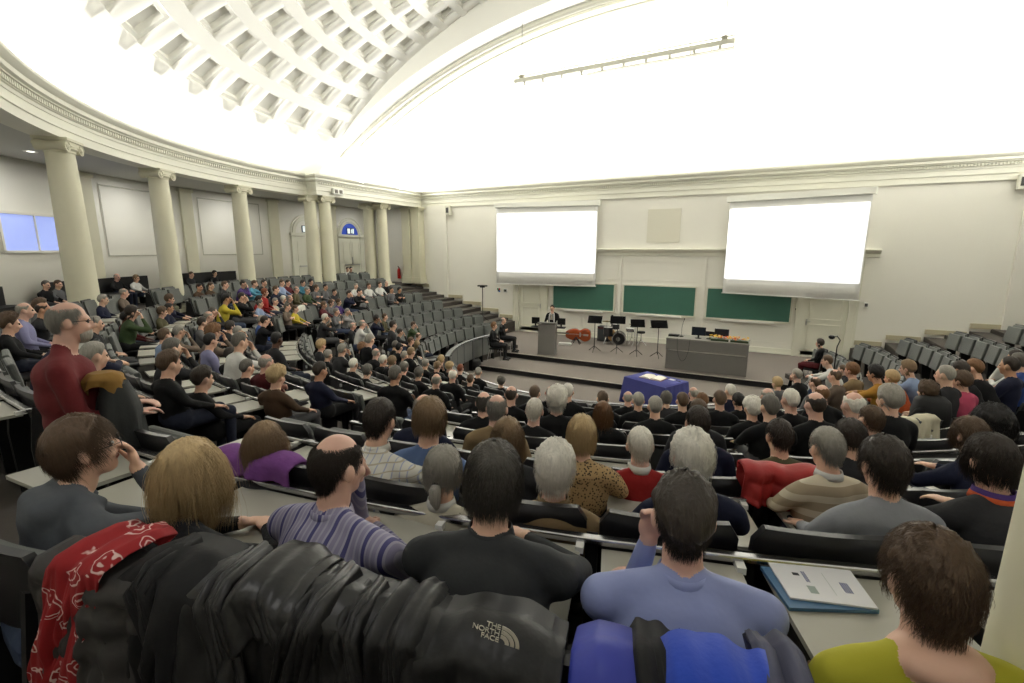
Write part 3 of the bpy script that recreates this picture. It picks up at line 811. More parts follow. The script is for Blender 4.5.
# ================= SEATS =================
FAB = mat('seat_fabric', (84, 87, 84), .85, noise=.12, nscale=60, bump=.2, bscale=400, sheen=.2)
SHELL = mat('seat_shell', (34, 34, 36), .32, noise=.08, nscale=20, spec=.5)
DESK = mat('desk_laminate', (164, 162, 151), .3, noise=.04, nscale=5, spec=.5); DESKB = mat('desk_underside', (50, 50, 50), .5)
CLIP = mat('white_clip', (225, 225, 220), .35); RAIL = mat('rail_steel', (176, 176, 178), .25, 1)
PITCH = .565
def seat_proto(wd, up, desk):
    e = empty('auditorium_seat'); h = wd/2-.03
    def shell(m, y0, th, zb, zt, hw, mi=0, rc=.045):
        n, k = 10, 8; rows = []
        for side in (0, 1):
            g = []
            for i in range(k+1):
                v = i/k; z = zb+(zt-zb)*v; q = max(0, (z-(zt-rc))/rc); w_ = hw-rc*(1-math.sqrt(max(0, 1-q*q)))*.8
                g.append([(w_*(-1+2*u/n), y0+(.88-z)*.20-.018*(1-(-1+2*u/n)**2)+(th if side else 0), z) for u in range(n+1)])
            rows.append(g)
        A, B = rows; m.grid(A, mi); m.grid([r[::-1] for r in B], mi)
        for g1, g2 in ((A[0], B[0]), (B[-1], A[-1])): m.grid([g1, g2], mi)
        m.grid([[r[0] for r in A], [r[0] for r in B]], mi); m.grid([[r[-1] for r in B], [r[-1] for r in A]], mi)
    m = MB(); shell(m, 0, .03, .40, .875, h); m.build('back_shell', SHELL, e, 40)
    m = MB(); shell(m, .032, .03, .46, .85, h-.02, 0, .03); m.build('backrest', FAB, e, 40)
    m = MB()
    if up: m.box((0, .18, .62), (2*h-.05, .06, .40), 0, 0, Matrix.Rotation(R_(10), 4, 'X'))
    else: m.box((0, .29, .43), (2*h-.05, .40, .06), 0, 0, Matrix.Rotation(R_(3), 4, 'X'))
    o = m.build('seat_pan', FAB if up else SHELL, e); bevel(o, .02)
    for s in (-1, 1):
        m = MB(); x = s*(wd/2-.014); z0 = 0
        vs = [(x+dx, y, z) for dx in (-.012, .012) for y, z in ((-.06, 0), (.10, 0), (.14, .42), (.07, .74), (-.03, .80), (-.07, .5))]
        m.add(vs, [(0, 1, 2, 3, 4, 5), (11, 10, 9, 8, 7, 6)]+[(i, (i+1) % 6, 6+(i+1) % 6, 6+i) for i in range(6)])
        m.build('side_frame', BLACKM, e)
    if desk == 'none': return e
    m = MB(); m.box((0, -.05, .782), (wd+.01, .04, .028)); o = m.build('rail', RAIL, e); bevel(o, .008)
    if desk == 'open': m = MB(); m.box((0, -.28, .757), (wd-.085, .42, .02), 0, 0, Matrix.Rotation(R_(-2), 4, 'X'))
    else: m = MB(); m.box((0, -.06, .56), (wd-.05, .018, .38), 1, 0, Matrix.Rotation(R_(-4), 4, 'X'))
    d = m.build('flap_desk', [DESK, DESKB], e)
    m = MB()
    for s in (1,): m.box((s*(wd/2-.045), -.08, .767), (.03, .06, .025)) if desk == 'open' else m.box((s*(wd/2-.045), -.075, .71), (.03, .03, .05))
    m.build('hinge_clip', CLIP, d)
    return e
PROTO = {}
def bulge(j, a): return .028*max(0, 281-a) if j == -1 else 0     # the back row swings out a little at its left end
def place_seat(wd, up, desk, r, a, z):
    key = (round(wd*40)/40, up, desk)
    if key not in PROTO: e = PROTO[key] = seat_proto(*key)
    else: e = clone(PROTO[key])
    e.name = 'auditorium_seat'; x, y, _ = pol(r, a, 0); e.location = (x, y, z); e.rotation_euler.z = R_(a)+math.pi/2; return e
def project(x, y, z):
    P = Vector((x, y, z-ZC)); d = P.dot(FW); return (512+FPX*P.dot(RT)/d, 341.5-FPX*P.dot(UP)/d, d) if d > .05 else (9999, 9999, d)
BLK = []
ORD = ['first', 'second', 'third', 'fourth', 'fifth', 'sixth', 'seventh', 'eighth', 'ninth', 'tenth', 'eleventh', 'twelfth'] 
def ordn(n):
    if n <= 12: return ORD[n-1]
    return '%d%s' % (n, 'th' if 10 < n % 100 < 14 else {1: 'st', 2: 'nd', 3: 'rd'}.get(n % 10, 'th'))
ROWNAME = {7: 'first', 6: 'second', 5: 'third', 4: 'fourth', 3: 'fifth', 2: 'sixth', 1: 'seventh', 0: 'eighth', -1: 'back'}
seats = []
for j in range(7, -2, -1):
    r = ROWR[j]; hw = math.degrees(.55/r); dE = math.degrees(math.asin((YR-.25-CY)/r))
    blocks = [(180-dE, 219-hw, 'left'), (219+hw, 269.5-hw, 'middle left'), (269.5+hw, 321-hw, 'middle right'), (321+hw, 360+dE, 'right')]
    if j == -1: blocks = [(268.5, 288.7, 'middle right')]
    for a0, a1, bn in blocks:
        ps = sorted([p for p in allp if p['row'] == j and a0-2.5 <= p['a'] <= a1+2.5], key=lambda p: p['a'])
        hp = math.degrees(PITCH/2/r)
        for p in ps: p['a_s'] = min(max(p['a'], a0+hp*.9), a1-hp*.9)
        if j <= 0:                                   # even spacing on the nearest rows
            n = int((R_(a1-a0)*r)/PITCH); st = (a1-a0)/n; S_ = [[a0+st*(q+.5), None] for q in range(n)]
            for p in ps:
                k = min(range(n), key=lambda q: abs(S_[q][0]-p['a'])+(9 if S_[q][1] else 0)); S_[k][1] = p
            for a, p in S_: seats.append(dict(j=j, a=a, p=p, wd=PITCH, bn=bn, r=r))
            continue
        anchors = [a0-hp] + [p['a_s'] for p in ps] + [a1+hp]; occ = []
        S_ = []
        for k, (u, v) in enumerate(zip(anchors, anchors[1:])):
            D = R_(v-u)*r; n = max(0, int(round(D/PITCH))-1)
            for q in range(1, n+1): S_.append((u+(v-u)*q/(n+1), None))
            if k < len(ps): S_.append((v, ps[k]))
        for i, (a, p) in enumerate(S_):
            L_ = (a-S_[i-1][0]) if i else 9; R2 = (S_[i+1][0]-a) if i+1 < len(S_) else 9
            wd = max(.42, min(.6, R_(min(L_, R2))*r*1.0)) if min(L_, R2) < 9 else PITCH
            seats.append(dict(j=j, a=a, p=p, wd=wd, bn=bn, r=r))
cnt = 0
vis = []
for s in seats:
    x, y, _ = pol(s['r'], s['a'], 0); q = project(x, y, rowz(s['j'])+.8)
    if q[2] > .3 and -45 < q[0] < 1070 and q[1] < 760: s['q'] = q; vis.append(s)
bypos = {}
for s in vis: bypos.setdefault((s['j'], s['bn']), []).append(s)
GROUPN = 'rows of grey auditorium seats'
for (j, bn), L in bypos.items():
    L.sort(key=lambda s: s['a'])
    for i, s in enumerate(L):
        # a desk flap is down behind a seat when somebody sits behind it, or now and then
        beh = [p for p in allp if p['row'] == j-1 and abs(R_(p['a']-s['a']))*s['r'] < .42]
        opn = (bn.startswith('middle')) and ((bool(beh) and (j <= 1 or rng.random() < .7)) or rng.random() < (1 if j <= 1 else .22)) and not (bn == 'middle left' and False)
        up = s['p'] is None and (bn in ('left', 'right') or rng.random() < .85)
        e = place_seat(s['wd'], up, 'none' if j == -1 else 'open' if opn else 'shut', s['r']+bulge(j, s['a']), s['a'], rowz(j))
        who = 'occupied' if s['p'] is not None else 'empty'
        if s['p'] is not None: s['p']['seat'] = (j, bn, i+1)
        tag(e, '%s tip-up seat, %s from left in %s block, %s row%s' % (who, ordn(i+1), bn if (j, bn) != (-1, 'x') else bn, ROWNAME[j], ' behind all' if j == -1 else ' from stage'), 'auditorium seat', GROUPN)
        cnt += 1
print('SEATS', cnt, 'PEOPLE', len(allp))
# front desks before the first row
DPAN = mat('desk_front_grey', (98, 100, 98), .6, noise=.05)
for a0, a1, lb in ((168, 219-6, 'long curved grey front desk before the left block, with empty panels'), (325, 358, 'curved front desk with steel rail at the right of the stage'), (225, 266, 'curved front desk before the middle left rows'), (273, 315, 'curved front desk before the middle right rows')):
    r = 4.98; z = .30; e = empty('front_desk', pol(r, (a0+a1)/2, 0), 0, lb, 'desk', 'curved front desks'); ex, ey, _ = e.location
    def arc_box(m, ra, rb, z0, z1, b0, b1, n=6):
        A = [b0+(b1-b0)*i/n for i in range(n+1)]
        def q(r_, a, z_): x, y, _ = pol(r_, a, 0); return (x-ex, y-ey, z_)
        rows = [[q(ra, a, z0) for a in A], [q(ra, a, z1) for a in A], [q(rb, a, z1) for a in A], [q(rb, a, z0) for a in A]]
        m.grid(rows+[rows[0]]); m.add([rows[k][0] for k in range(4)], [(0, 1, 2, 3)]); m.add([rows[k][-1] for k in range(4)], [(3, 2, 1, 0)])
    n = max(3, int(R_(a1-a0)*r/.62)); st = (a1-a0)/n
    for i in range(n):
        m = MB(); arc_box(m, r-.02, r+.01, z+.12, z+.74, a0+st*i+.25, a0+st*(i+1)-.25, 3); m.build('front_panel', DPAN, e)
        m = MB(); arc_box(m, r-.02, r+.12, 0, z+.78, a0+st*i-.2, a0+st*i+.2, 1); m.build('desk_leg', BLACKM, e)
    m = MB(); arc_box(m, r-.0, r+.13, z+.76, z+.785, a0, a1, 24); m.build('desk_top', DPAN, e)
    m = MB(); m.tube([(pol(r-.04, a, 0)[0]-ex, pol(r-.04, a, 0)[1]-ey, z+.80) for a in np.linspace(a0, a1, 24)], .022, 8); m.build('rail', RAIL, e, 40)
# bench against the gallery wall
for a0, a1, lb in ((202, 215, 'black bench back along the wall under the blue window'), (188, 199.5, 'black bench back along the wall between second and third columns'), (220, 232, 'black bench along the wall at the far left edge')):
    m = MB(); r0 = RW-.14; n = 8
    for ra, rb, z0, z1 in ((r0-.08, r0, .38, .86), (r0-.5, r0-.02, .36, .44)):
        A = [a0+(a1-a0)*i/n for i in range(n+1)]; rows = [[pol(ra, a, GZ+z0) for a in A], [pol(ra, a, GZ+z1) for a in A], [pol(rb, a, GZ+z1) for a in A], [pol(rb, a, GZ+z0) for a in A]]
        m.grid(rows+[rows[0]]); m.add([rows[k][0] for k in range(4)], [(0, 1, 2, 3)]); m.add([rows[k][-1] for k in range(4)], [(3, 2, 1, 0)])
    for i in range(5):
        a = a0+(a1-a0)*(i+.5)/5; x, y, _ = pol(r0-.25, a, 0); m.box((x, y, GZ+.19), (.45, .05, .36), 0, R_(a))
    tag(m.build('wall_bench', BLACKM), lb, 'bench', 'benches along the gallery wall')
# ================= PEOPLE: body and hair builders =================
V = Vector
def uvs(c, rad, rot=None, n=18, k=11):
    c = V(c); vs = []; fs = []
    for i in range(1, k):
        th = math.pi*i/k
        for j in range(n):
            ph = 2*math.pi*j/n; p = V((rad[0]*math.sin(th)*math.cos(ph), rad[1]*math.sin(th)*math.sin(ph), rad[2]*math.cos(th)))
            vs.append(c + (rot @ p if rot else p))
    for q in (1, -1):
        p = V((0, 0, q*rad[2])); vs.append(c+(rot @ p if rot else p))
    t, b = len(vs)-2, len(vs)-1
    fs = [(i*n+j, (i+1)*n+j, (i+1)*n+(j+1) % n, i*n+(j+1) % n) for i in range(k-2) for j in range(n)]
    fs += [(t, j, (j+1) % n) for j in range(n)] + [(b, (k-2)*n+(j+1) % n, (k-2)*n+j) for j in range(n)]
    return vs, fs
def capm(a, b, ra, rb, n=12):
    a, b = V(a), V(b); d = b-a; L = max(d.length, 1e-5); d = d/L; u = d.orthogonal().normalized(); w_ = d.cross(u); rings = []
    for i in range(4):
        t = math.pi/2*(i+1)/4.0; rings.append((a-d*ra*math.cos(t), ra*math.sin(t)))
    for i in range(4):
        t = math.pi/2*i/4.0; rings.append((b+d*rb*math.sin(t), rb*math.cos(t)))
    vs = [c+(u*math.cos(2*math.pi*j/n)+w_*math.sin(2*math.pi*j/n))*r for c, r in rings for j in range(n)]
    vs += [a-d*ra, b+d*rb]; t, q = len(vs)-2, len(vs)-1; K = len(rings)
    fs = [(i*n+j, i*n+(j+1) % n, (i+1)*n+(j+1) % n, (i+1)*n+j) for i in range(K-1) for j in range(n)]
    fs += [(t, (j+1) % n, j) for j in range(n)] + [(q, (K-1)*n+j, (K-1)*n+(j+1) % n) for j in range(n)]
    return vs, fs
class Fig:
    """closed shapes that fuse into one continuous skin; each shape tells which material its surface takes"""
    def __init__(s): s.p = []
    def el(s, c, rad, tg, rot=None): s.p.append(('e', V(c), V(rad), tg, rot.copy() if rot else None))
    def ca(s, a, b, ra, rb, tg): s.p.append(('c', V(a), V(b), tg, ra, rb))
    def mesh(s, name, vox, smooth=4, mats=None, cloth=18):
        vs = []; fs = []
        for p in s.p:
            v, f = uvs(p[1], p[2], p[4]) if p[0] == 'e' else capm(p[1], p[2], p[4], p[5])
            n = len(vs); vs += v; fs += [tuple(i+n for i in q) for q in f]
        me = bpy.data.meshes.new(name+'_raw'); me.from_pydata([tuple(v) for v in vs], [], fs)
        bm = bmesh.new(); bm.from_mesh(me); bmesh.ops.recalc_face_normals(bm, faces=bm.faces); bm.to_mesh(me); bm.free()
        o = bpy.data.objects.new('tmp', me); sc.collection.objects.link(o)
        r = o.modifiers.new('r', 'REMESH'); r.mode = 'VOXEL'; r.voxel_size = vox
        m_ = o.modifiers.new('s', 'SMOOTH'); m_.factor = .5; m_.iterations = smooth
        dg = bpy.context.evaluated_depsgraph_get(); out = bpy.data.meshes.new_from_object(o.evaluated_get(dg))
        bpy.data.objects.remove(o); bpy.data.meshes.remove(me); out.name = name
        nf = len(out.polygons); cen = np.zeros(nf*3); out.polygons.foreach_get('center', cen); cen = cen.reshape(-1, 3)
        best = np.full(nf, 1e9); tg = np.zeros(nf, int)
        for p in s.p:
            if p[0] == 'e':
                q = cen-np.array(p[1])
                if p[4]: q = q @ np.array(p[4])
                rd = np.array(p[2]); k = np.linalg.norm(q/rd, axis=1); k2 = np.linalg.norm(q/rd**2, axis=1)+1e-9; d = k*(k-1)/k2
            else:
                a, b = np.array(p[1]), np.array(p[2]); ab = b-a; t = np.clip(((cen-a) @ ab)/max(ab @ ab, 1e-9), 0, 1)
                d = np.linalg.norm(cen-a-t[:, None]*ab, axis=1)-(p[4]+(p[5]-p[4])*t)
            if p[3] in (4, 5): d = d-.002
            k = d < best; best[k] = d[k]; tg[k] = p[3]
        out.polygons.foreach_set('material_index', tg.astype(np.int32)); out.polygons.foreach_set('use_smooth', [True]*nf)
        if cloth:                                   # cloth loses the bulges beneath it
            nv = len(out.vertices); co = np.zeros(nv*3); out.vertices.foreach_get('co', co); co = co.reshape(-1, 3)
            ne = len(out.edges); ed = np.zeros(ne*2, np.int32); out.edges.foreach_get('vertices', ed); ed = ed.reshape(-1, 2)
            wt = np.ones(nv); lv = np.zeros(len(out.loops), np.int32); out.loops.foreach_get('vertex_index', lv)
            tl = np.zeros(nf, np.int32); out.polygons.foreach_get('loop_total', tl); lt = np.repeat(tg, tl); wt[lv[(lt != 1)]] = 0
            dg_ = np.bincount(ed.ravel(), minlength=nv)+1e-9; k_ = int(cloth*(.0125/vox)**1.5)
            for _ in range(k_):
                sm = np.stack([np.bincount(ed[:, 0], co[ed[:, 1], c], nv)+np.bincount(ed[:, 1], co[ed[:, 0], c], nv) for c in range(3)], 1)/dg_[:, None]
                co += (sm-co)*.6*wt[:, None]
            out.vertices.foreach_set('co', co.ravel())
        for m2 in mats: out.materials.append(m2)
        return out
def head(F, hc, yaw=0, pitch=0, fine=False, jaw=1.0):
    hc = V(hc); R3 = (Matrix.Rotation(yaw, 3, 'Z') @ Matrix.Rotation(pitch, 3, 'X'))
    HS_ = .92
    def T(x, y, z): return hc + R3 @ V((x*HS_, y*HS_, z*HS_))
    F.el(T(0, -.008, .022), tuple(q*HS_ for q in (.075, .093, .102)), 0, R3)
    F.el(T(0, .03, -.03), tuple(q*HS_ for q in (.061*jaw, .066, .088)), 0, R3)
    F.el(T(0, .05, -.085), tuple(q*HS_ for q in (.042*jaw, .04, .034)), 0, R3)
    F.ca(T(0, .092, .012), T(0, .112, -.026), .009, .0145, 0)
    for s in (-1, 1):
        F.el(T(s*.0135, .1, -.031), tuple(q*HS_ for q in (.009, .01, .008)), 0, R3)
        F.ca(T(s*.012, .088, .028), T(s*.045, .074, .026), .009, .008, 0)       # brow
        F.el(T(s*.035, .066, -.03), tuple(q*HS_ for q in (.026, .03, .026)), 0, R3)                     # cheek
        F.el(T(s*.084, -.006, -.006), tuple(q*HS_ for q in (.014, .023, .036)), 0, R3)                  # ear
        F.el(T(s*.03, .08, .006), tuple(q*HS_ for q in (.0115, .011, .0058)), 4, R3)
    F.el(T(0, .088, -.061), tuple(q*HS_ for q in (.023, .013, .0075)), 5, R3)
    return R3
def hand(F, w_, d, pn, s, curl=.5, spread=1, sz=1.0):
    """palm and five fingers; w_ wrist, d pointing direction, pn the palm's normal"""
    w_, d, pn = V(w_), V(d).normalized(), V(pn); pn = (pn-d*pn.dot(d)).normalized(); u = d.cross(pn)*s
    c = w_+d*.045*sz; R3 = Matrix((u, d, pn)).transposed()
    F.el(c, (.038*sz, .05*sz, .016*sz), 0, R3)
    for k, (o, L) in enumerate(((-.029, .064), (-.01, .078), (.01, .083), (.029, .074))):
        p = w_+d*.085*sz+u*o*sz*spread; dd = d.copy()
        for q in range(3):
            ang = curl*(.55+.3*q); dd = (dd*math.cos(ang)+pn*math.sin(ang)).normalized(); L2 = L*(.42, .33, .25)[q]*sz
            F.ca(p, p+dd*L2, (.0095-.001*q)*sz, (.0088-.001*q)*sz, 0); p = p+dd*L2
    p = w_+d*.03*sz+u*.034*sz; dd = (d*.7+u*.7+pn*.35*curl).normalized()
    F.ca(p, p+dd*.036*sz, .012*sz, .011*sz, 0); p = p+dd*.036*sz; dd = (d*.95+u*.1+pn*.5*curl).normalized(); F.ca(p, p+dd*.032*sz, .0105*sz, .009*sz, 0)
def seated(pose, yaw=0, pitch=0, bulk=1.0, tuck=False):
    """a seated body facing +Y, hips over the origin, feet on z=0"""
    F = Fig(); L = {'slouch': -.04, 'chinl': .12, 'lap': .0, 'desk': .20, 'chin': .12, 'fold': -.03, 'back': -.07, 'write': .22}[pose]
    nz = {'slouch': .93, 'chinl': 1.01, 'lap': 1.035, 'desk': .99, 'chin': 1.01, 'fold': 1.03, 'back': 1.01, 'write': .98}[pose]
    b = bulk
    F.ca((-.085, .0, .55), (.085, .0, .55), .115*b, .115*b, 2)
    F.el((0, L*.3, .67), (.162*b, .12*b, .2), 1); F.el((0, L*.65, nz-.2), (.178*b, .122*b, .2), 1)
    F.ca((-.15*b, L-.01, nz-.078), (.15*b, L-.01, nz-.078), .066, .066, 1); F.el((0, L-.03, nz-.07), (.13, .075, .07), 1)
    for s in (-1, 1): F.ca((s*.03, L-.015, nz-.012), (s*.155*b, L-.01, nz-.06), .046, .05, 1)
    hc = V((0, L+.045, nz+.146))
    if pose == 'desk': hc.y += .02
    F.ca((0, L+.014, nz+.024), hc+V((0, -.014, -.04)), .056, .055, 0); F.el((0, L-.012, nz-.012), (.068, .062, .036), 1)
    head(F, hc, yaw, pitch)
    for s in (-1, 1):
        S0 = V((s*.19*b, L-.01, nz-.095))
        if pose == 'lap': E_, W_, hd, pn, cu = V((s*.25, L+.02, .76)), V((s*.1, .24, .66)), (-s*.5, .8, -.1), (0, .2, -1), .5
        elif pose == 'desk': E_, W_, hd, pn, cu = V((s*.27, L+.16, .80)), V((s*.07, L+.30, .80)), (-s*.75, .5, .0), (0, -.3, -1), .6
        elif pose == 'write': E_, W_, hd, pn, cu = V((s*.27, L+.1, .80)), V((s*.13, L+.32, .77)), (-s*.25, 1, -.1), (0, 0, -1), .4
        elif pose in ('chin', 'chinl'):
            if (s > 0) == (pose == 'chin'): E_, W_, hd, pn, cu = V((s*.14, L+.27, .82)), V((s*.045, L+.18, nz+.03)), (-s*.2, -.1, 1), (-s*.1, -1, 0), .9
            if (s > 0) == (pose == 'chin') and tuck: E_, W_, hd = V((s*.12, L+.2, .76)), V((s*.075, L+.14, nz+.01)), (0, -.1, 1)
            elif (s > 0) != (pose == 'chin'): E_, W_, hd, pn, cu = V((s*.25, L+.12, .78)), V((-s*.04, L+.26, .79)), (-s, .25, .05), (0, -.2, -1), .5
        elif pose == 'fold':
            E_, W_ = V((s*.245, L+.05, .79)), V((-s*.06, L+.17, .83-.015*s)); hd, pn, cu = (-s, .1, .1), (0, -1, 0), .4
        else: E_, W_, hd, pn, cu = V((s*.25, L+.04, .74)), V((s*.16, .26, .62)), (-s*.2, 1, -.2), (0, 0, -1), .4
        F.ca(S0, E_, .062*b, .05, 1); F.ca(E_, E_+(W_-E_)*.9, .047, .036, 1)
        F.ca(E_+(W_-E_)*.85, W_+V(hd).normalized()*.01, .029, .027, 0)
        hand(F, W_, hd, pn, -s, cu)
        kx = s*(.1 if pose != 'back' else .13)
        K = V((kx, .44, .51)); A = V((kx*1.0, .42 if pose != 'back' else .6, .09))
        F.ca((s*.085, .03, .53), K, .09*b, .063, 2); F.ca(K, A, .06, .042, 2)
        F.ca(A+V((0, -.02, -.035)), A+V((s*.01, .15, -.055)), .042, .036, 3); F.ca(A+V((0, -.03, -.05)), A+V((0, .02, -.04)), .04, .045, 3)
    return F, hc
def standing(twist=0, pose='cloth', bulk=1.0):
    b = bulk
    F = Fig(); nz = 1.46
    F.ca((-.08, 0, .93), (.08, 0, .93), .125, .125, 2); F.el((0, 0.02, 1.05), (.17*b, .135*b, .15), 1); F.el((0, 0, 1.2), (.18*b, .13*b, .17), 1); F.el((0, -.01, 1.32), (.19*b, .12*b, .12), 1)
    F.ca((-.15*b, -.01, 1.385), (.15*b, -.01, 1.385), .066, .066, 1)
    for s in (-1, 1): F.ca((s*.03, -.01, nz-.0), (s*.15, -.01, nz-.06), .045, .048, 1)
    hc = V((0, .05, 1.615)); F.ca((0, 0, 1.42), hc+V((0, -.015, -.05)), .06, .056, 0); head(F, hc, 0, R_(-4), jaw=1.06)
    for s in (-1, 1):
        S0 = V((s*.19*b, -.01, 1.37)); E_, W_ = V((s*.24, .04, 1.1)), V((s*.13, .27, 1.06))
        if pose == 'read': E_, W_ = V((s*.27, .03, 1.1)), V((s*.2, .28, 1.08))
        F.ca(S0, E_, .062, .05, 1); F.ca(E_, E_+(W_-E_)*.9, .05, .038, 1); F.ca(E_+(W_-E_)*.85, W_, .03, .028, 0); hand(F, W_, (-s*.4, 1, 0), (0, 0, -1), -s, .6)
        F.ca((s*.09, 0, .9), (s*.1, .02, .5), .095, .068, 2); F.ca((s*.1, .02, .5), (s*.11, -.01, .1), .064, .05, 2)
        F.ca((s*.11, -.03, .05), (s*.12, .14, .04), .045, .038, 3)
    return F, hc
# ---- hair
def hsh(a, b, c): return math.sin(a*12.9898+b*78.233+c*37.719)*43758.5453 % 1
def nz3(x, y, z):
    return (math.sin(x*1.7+math.sin(y*2.3)+z)+math.sin(y*2.9+x*1.3)+math.sin(z*3.7+x*2.1))/3
HS = {  # front, side, back hairline (as height of the direction), top cut, thickness, noise amp/scale, curtain length
 'short': (.60, .08, -.84, 1, .017, .004, 16, 0), 'thick': (.58, -.05, -.88, 1, .028, .008, 14, 0), 'recede': (.84, .1, -.82, 1, .012, .004, 16, 0),
 'bald': (2, .08, -.82, .56, .007, .004, 18, 0), 'baldish': (2, .12, -.82, .82, .008, .005, 16, 0), 'curly': (.55, -.15, -.86, 1, .042, .016, 30, 0), 'fluffy': (.70, -.05, -.86, 1, .038, .012, 22, 0),
 'bob': (.55, -.5, -.85, 1, .026, .006, 12, .07), 'long': (.55, -.55, -.8, 1, .022, .006, 12, .2), 'longcurly': (.5, -.6, -.7, 1, .045, .016, 22, .24), 'crop': (.62, .1, -.8, 1, .009, .002, 20, 0), 'medium': (.5, -.3, -.88, 1, .03, .008, 13, .03)}
def hairline(st, ph):
    f, s_, b = HS[st][:3]; d = abs((math.degrees(ph)+180) % 360-180)   # 0 at the face, 180 at the nape
    K = [(0, f), (32, f*.92), (58, (f+s_)/2), (70, s_-.12), (80, s_-.2), (90, s_+.08), (104, s_-.02), (122, (s_+b)/2-.15), (145, b), (181, b-.02)]
    for (x0, y0), (x1, y1) in zip(K, K[1:]):
        if d <= x1: return y0+(y1-y0)*(d-x0)/(x1-x0)
    return b
def hair(st, n=36, k=16):
    f, s_, b, top, th, amp, nsc, cur = HS[st]; P = []; cz, cy = .022, -.008; A = (.075, .093, .102)
    def pt(d, off): return V((d.x*(A[0]+off), cy+d.y*(A[1]+off), cz+d.z*(A[2]+off)))
    bald = top < 1; topz = top
    front_open = f > 1
    rows = []
    phs = [2*math.pi*j/n for j in range(n)] if not front_open else [math.pi*.27+(2*math.pi-math.pi*.54)*j/(n-1) for j in range(n)]
    def dirv(ph, z):
        z = max(-.98, min(.999, z)); c = math.sqrt(1-z*z); return V((math.sin(ph)*c, math.cos(ph)*c, z))
    ff = f
    def line(ph):
        if front_open: return min(hairline('short', ph)+(s_-.12), topz-.06)
        return hairline(st, ph)
    for i in range(-1, k+1):
        row = []
        for ph in phs:
            t0 = line(ph); t = max(0, i)/k
            z = t0+(topz+.09*math.sin(ph*2.3+.8)+.05*math.sin(ph*9)-t0)*(1-(1-t)**1.25) if bald else math.sin(math.asin(max(-.95, t0))+(math.pi/2-math.asin(max(-.95, t0)))*t)
            d = dirv(ph, z); edge = min(1, t*3.2+.06)*(min(1, (1-t)*3+.05) if bald else 1)
            off = th*edge*(.8+.35*max(0, d.z))+amp*edge*nz3(d.x*nsc, d.y*nsc, d.z*nsc)+amp*.5*edge*nz3(d.x*nsc*3, d.y*nsc*3, d.z*nsc)
            if i == -1: off = -.012
            if bald and i == k: off = -.006
            row.append(pt(d, off))
        rows.append(row)
    if cur:
        base = rows[1]; lower = []
        steps = max(2, int(cur/.025))
        for q in range(steps, 0, -1):
            row = []
            for ph, p in zip(phs, base):
                fr = max(0, min(1, (math.cos(ph)-.2)/.3))       # face stays open
                dz = cur*q/steps*(1-fr); w_ = 1+.10*math.sin(q/steps*math.pi*.8)*(1-fr)
                nn = amp*1.5*nz3(p.x*60, p.y*60, q*.8)
                v = V((p.x*w_+p.x*nn*6, cy+(p.y-cy)*w_+(p.y-cy)*nn*6 - .01*q/steps*(1-fr), p.z-dz)); row.append(v)
            lower.append(row)
        inner = [[V((p.x*.72, cy+(p.y-cy)*.72, p.z+.01)) for p in lower[0]]]
        rows = [rows[0]] + inner + lower + rows[1:]
        rows = inner + lower + rows[len(lower)+2:]
    m = MB(); m.grid(rows, 0, close=not front_open)
    if not bald:
        pass
    me = m.mesh('hair', [None] if False else HAIRM['brown'], True)
    return me
def hair_mat(nm, c, var=.35):
    m = mat('hair_'+nm, c, .55, spec=.35); nt = m.node_tree; b = nt.nodes['Principled BSDF']
    tc = nt.nodes['Texture Coordinate']; mp = nt.nodes.new('ShaderNodeMapping'); mp.inputs['Scale'].default_value = (90, 90, 9)
    n = nt.nodes.new('ShaderNodeTexNoise'); n.inputs['Scale'].default_value = 1; n.inputs['Detail'].default_value = 3
    nt.links.new(tc.outputs['Object'], mp.inputs[0]); nt.links.new(mp.outputs[0], n.inputs['Vector'])
    mx = nt.nodes.new('ShaderNodeMixRGB'); cc = S(c); mx.inputs[1].default_value = tuple(v*(1-var) for v in cc)+(1,); mx.inputs[2].default_value = tuple(min(1, v*(1+var)) for v in cc)+(1,)
    nt.links.new(n.outputs['Fac'], mx.inputs[0]); nt.links.new(mx.outputs[0], b.inputs['Base Color'])
    bp = nt.nodes.new('ShaderNodeBump'); bp.inputs['Strength'].default_value = .7; bp.inputs['Distance'].default_value = .006
    nt.links.new(n.outputs['Fac'], bp.inputs['Height']); nt.links.new(bp.outputs[0], b.inputs['Normal'])
    return m
HAIRM = {k: hair_mat(k, c) for k, c in dict(umber=(58, 51, 44), slate=(68, 64, 58), black=(26, 23, 22), dark=(48, 40, 34), brown=(82, 64, 48), lightbrown=(124, 102, 76), blond=(176, 152, 112), grey=(142, 138, 130), darkgrey=(92, 88, 82), white=(212, 208, 198), red=(120, 66, 42), ginger=(110, 78, 50)).items()}
SKIN = {k: mat('skin_'+k, c, .5, noise=.06, nscale=30, spec=.35) for k, c in dict(pale=(208, 168, 146), pink=(202, 162, 145), tan=(176, 134, 108), dark=(92, 62, 48)).items()}
for m_ in SKIN.values():
    m_.node_tree.nodes['Principled BSDF'].inputs['Subsurface Weight'].default_value = .08; m_.node_tree.nodes['Principled BSDF'].inputs['Subsurface Radius'].default_value = (.02, .008, .004)
EYE = mat('eye_dark', (40, 30, 26), .25); LIP = mat('lip', (160, 92, 84), .5)
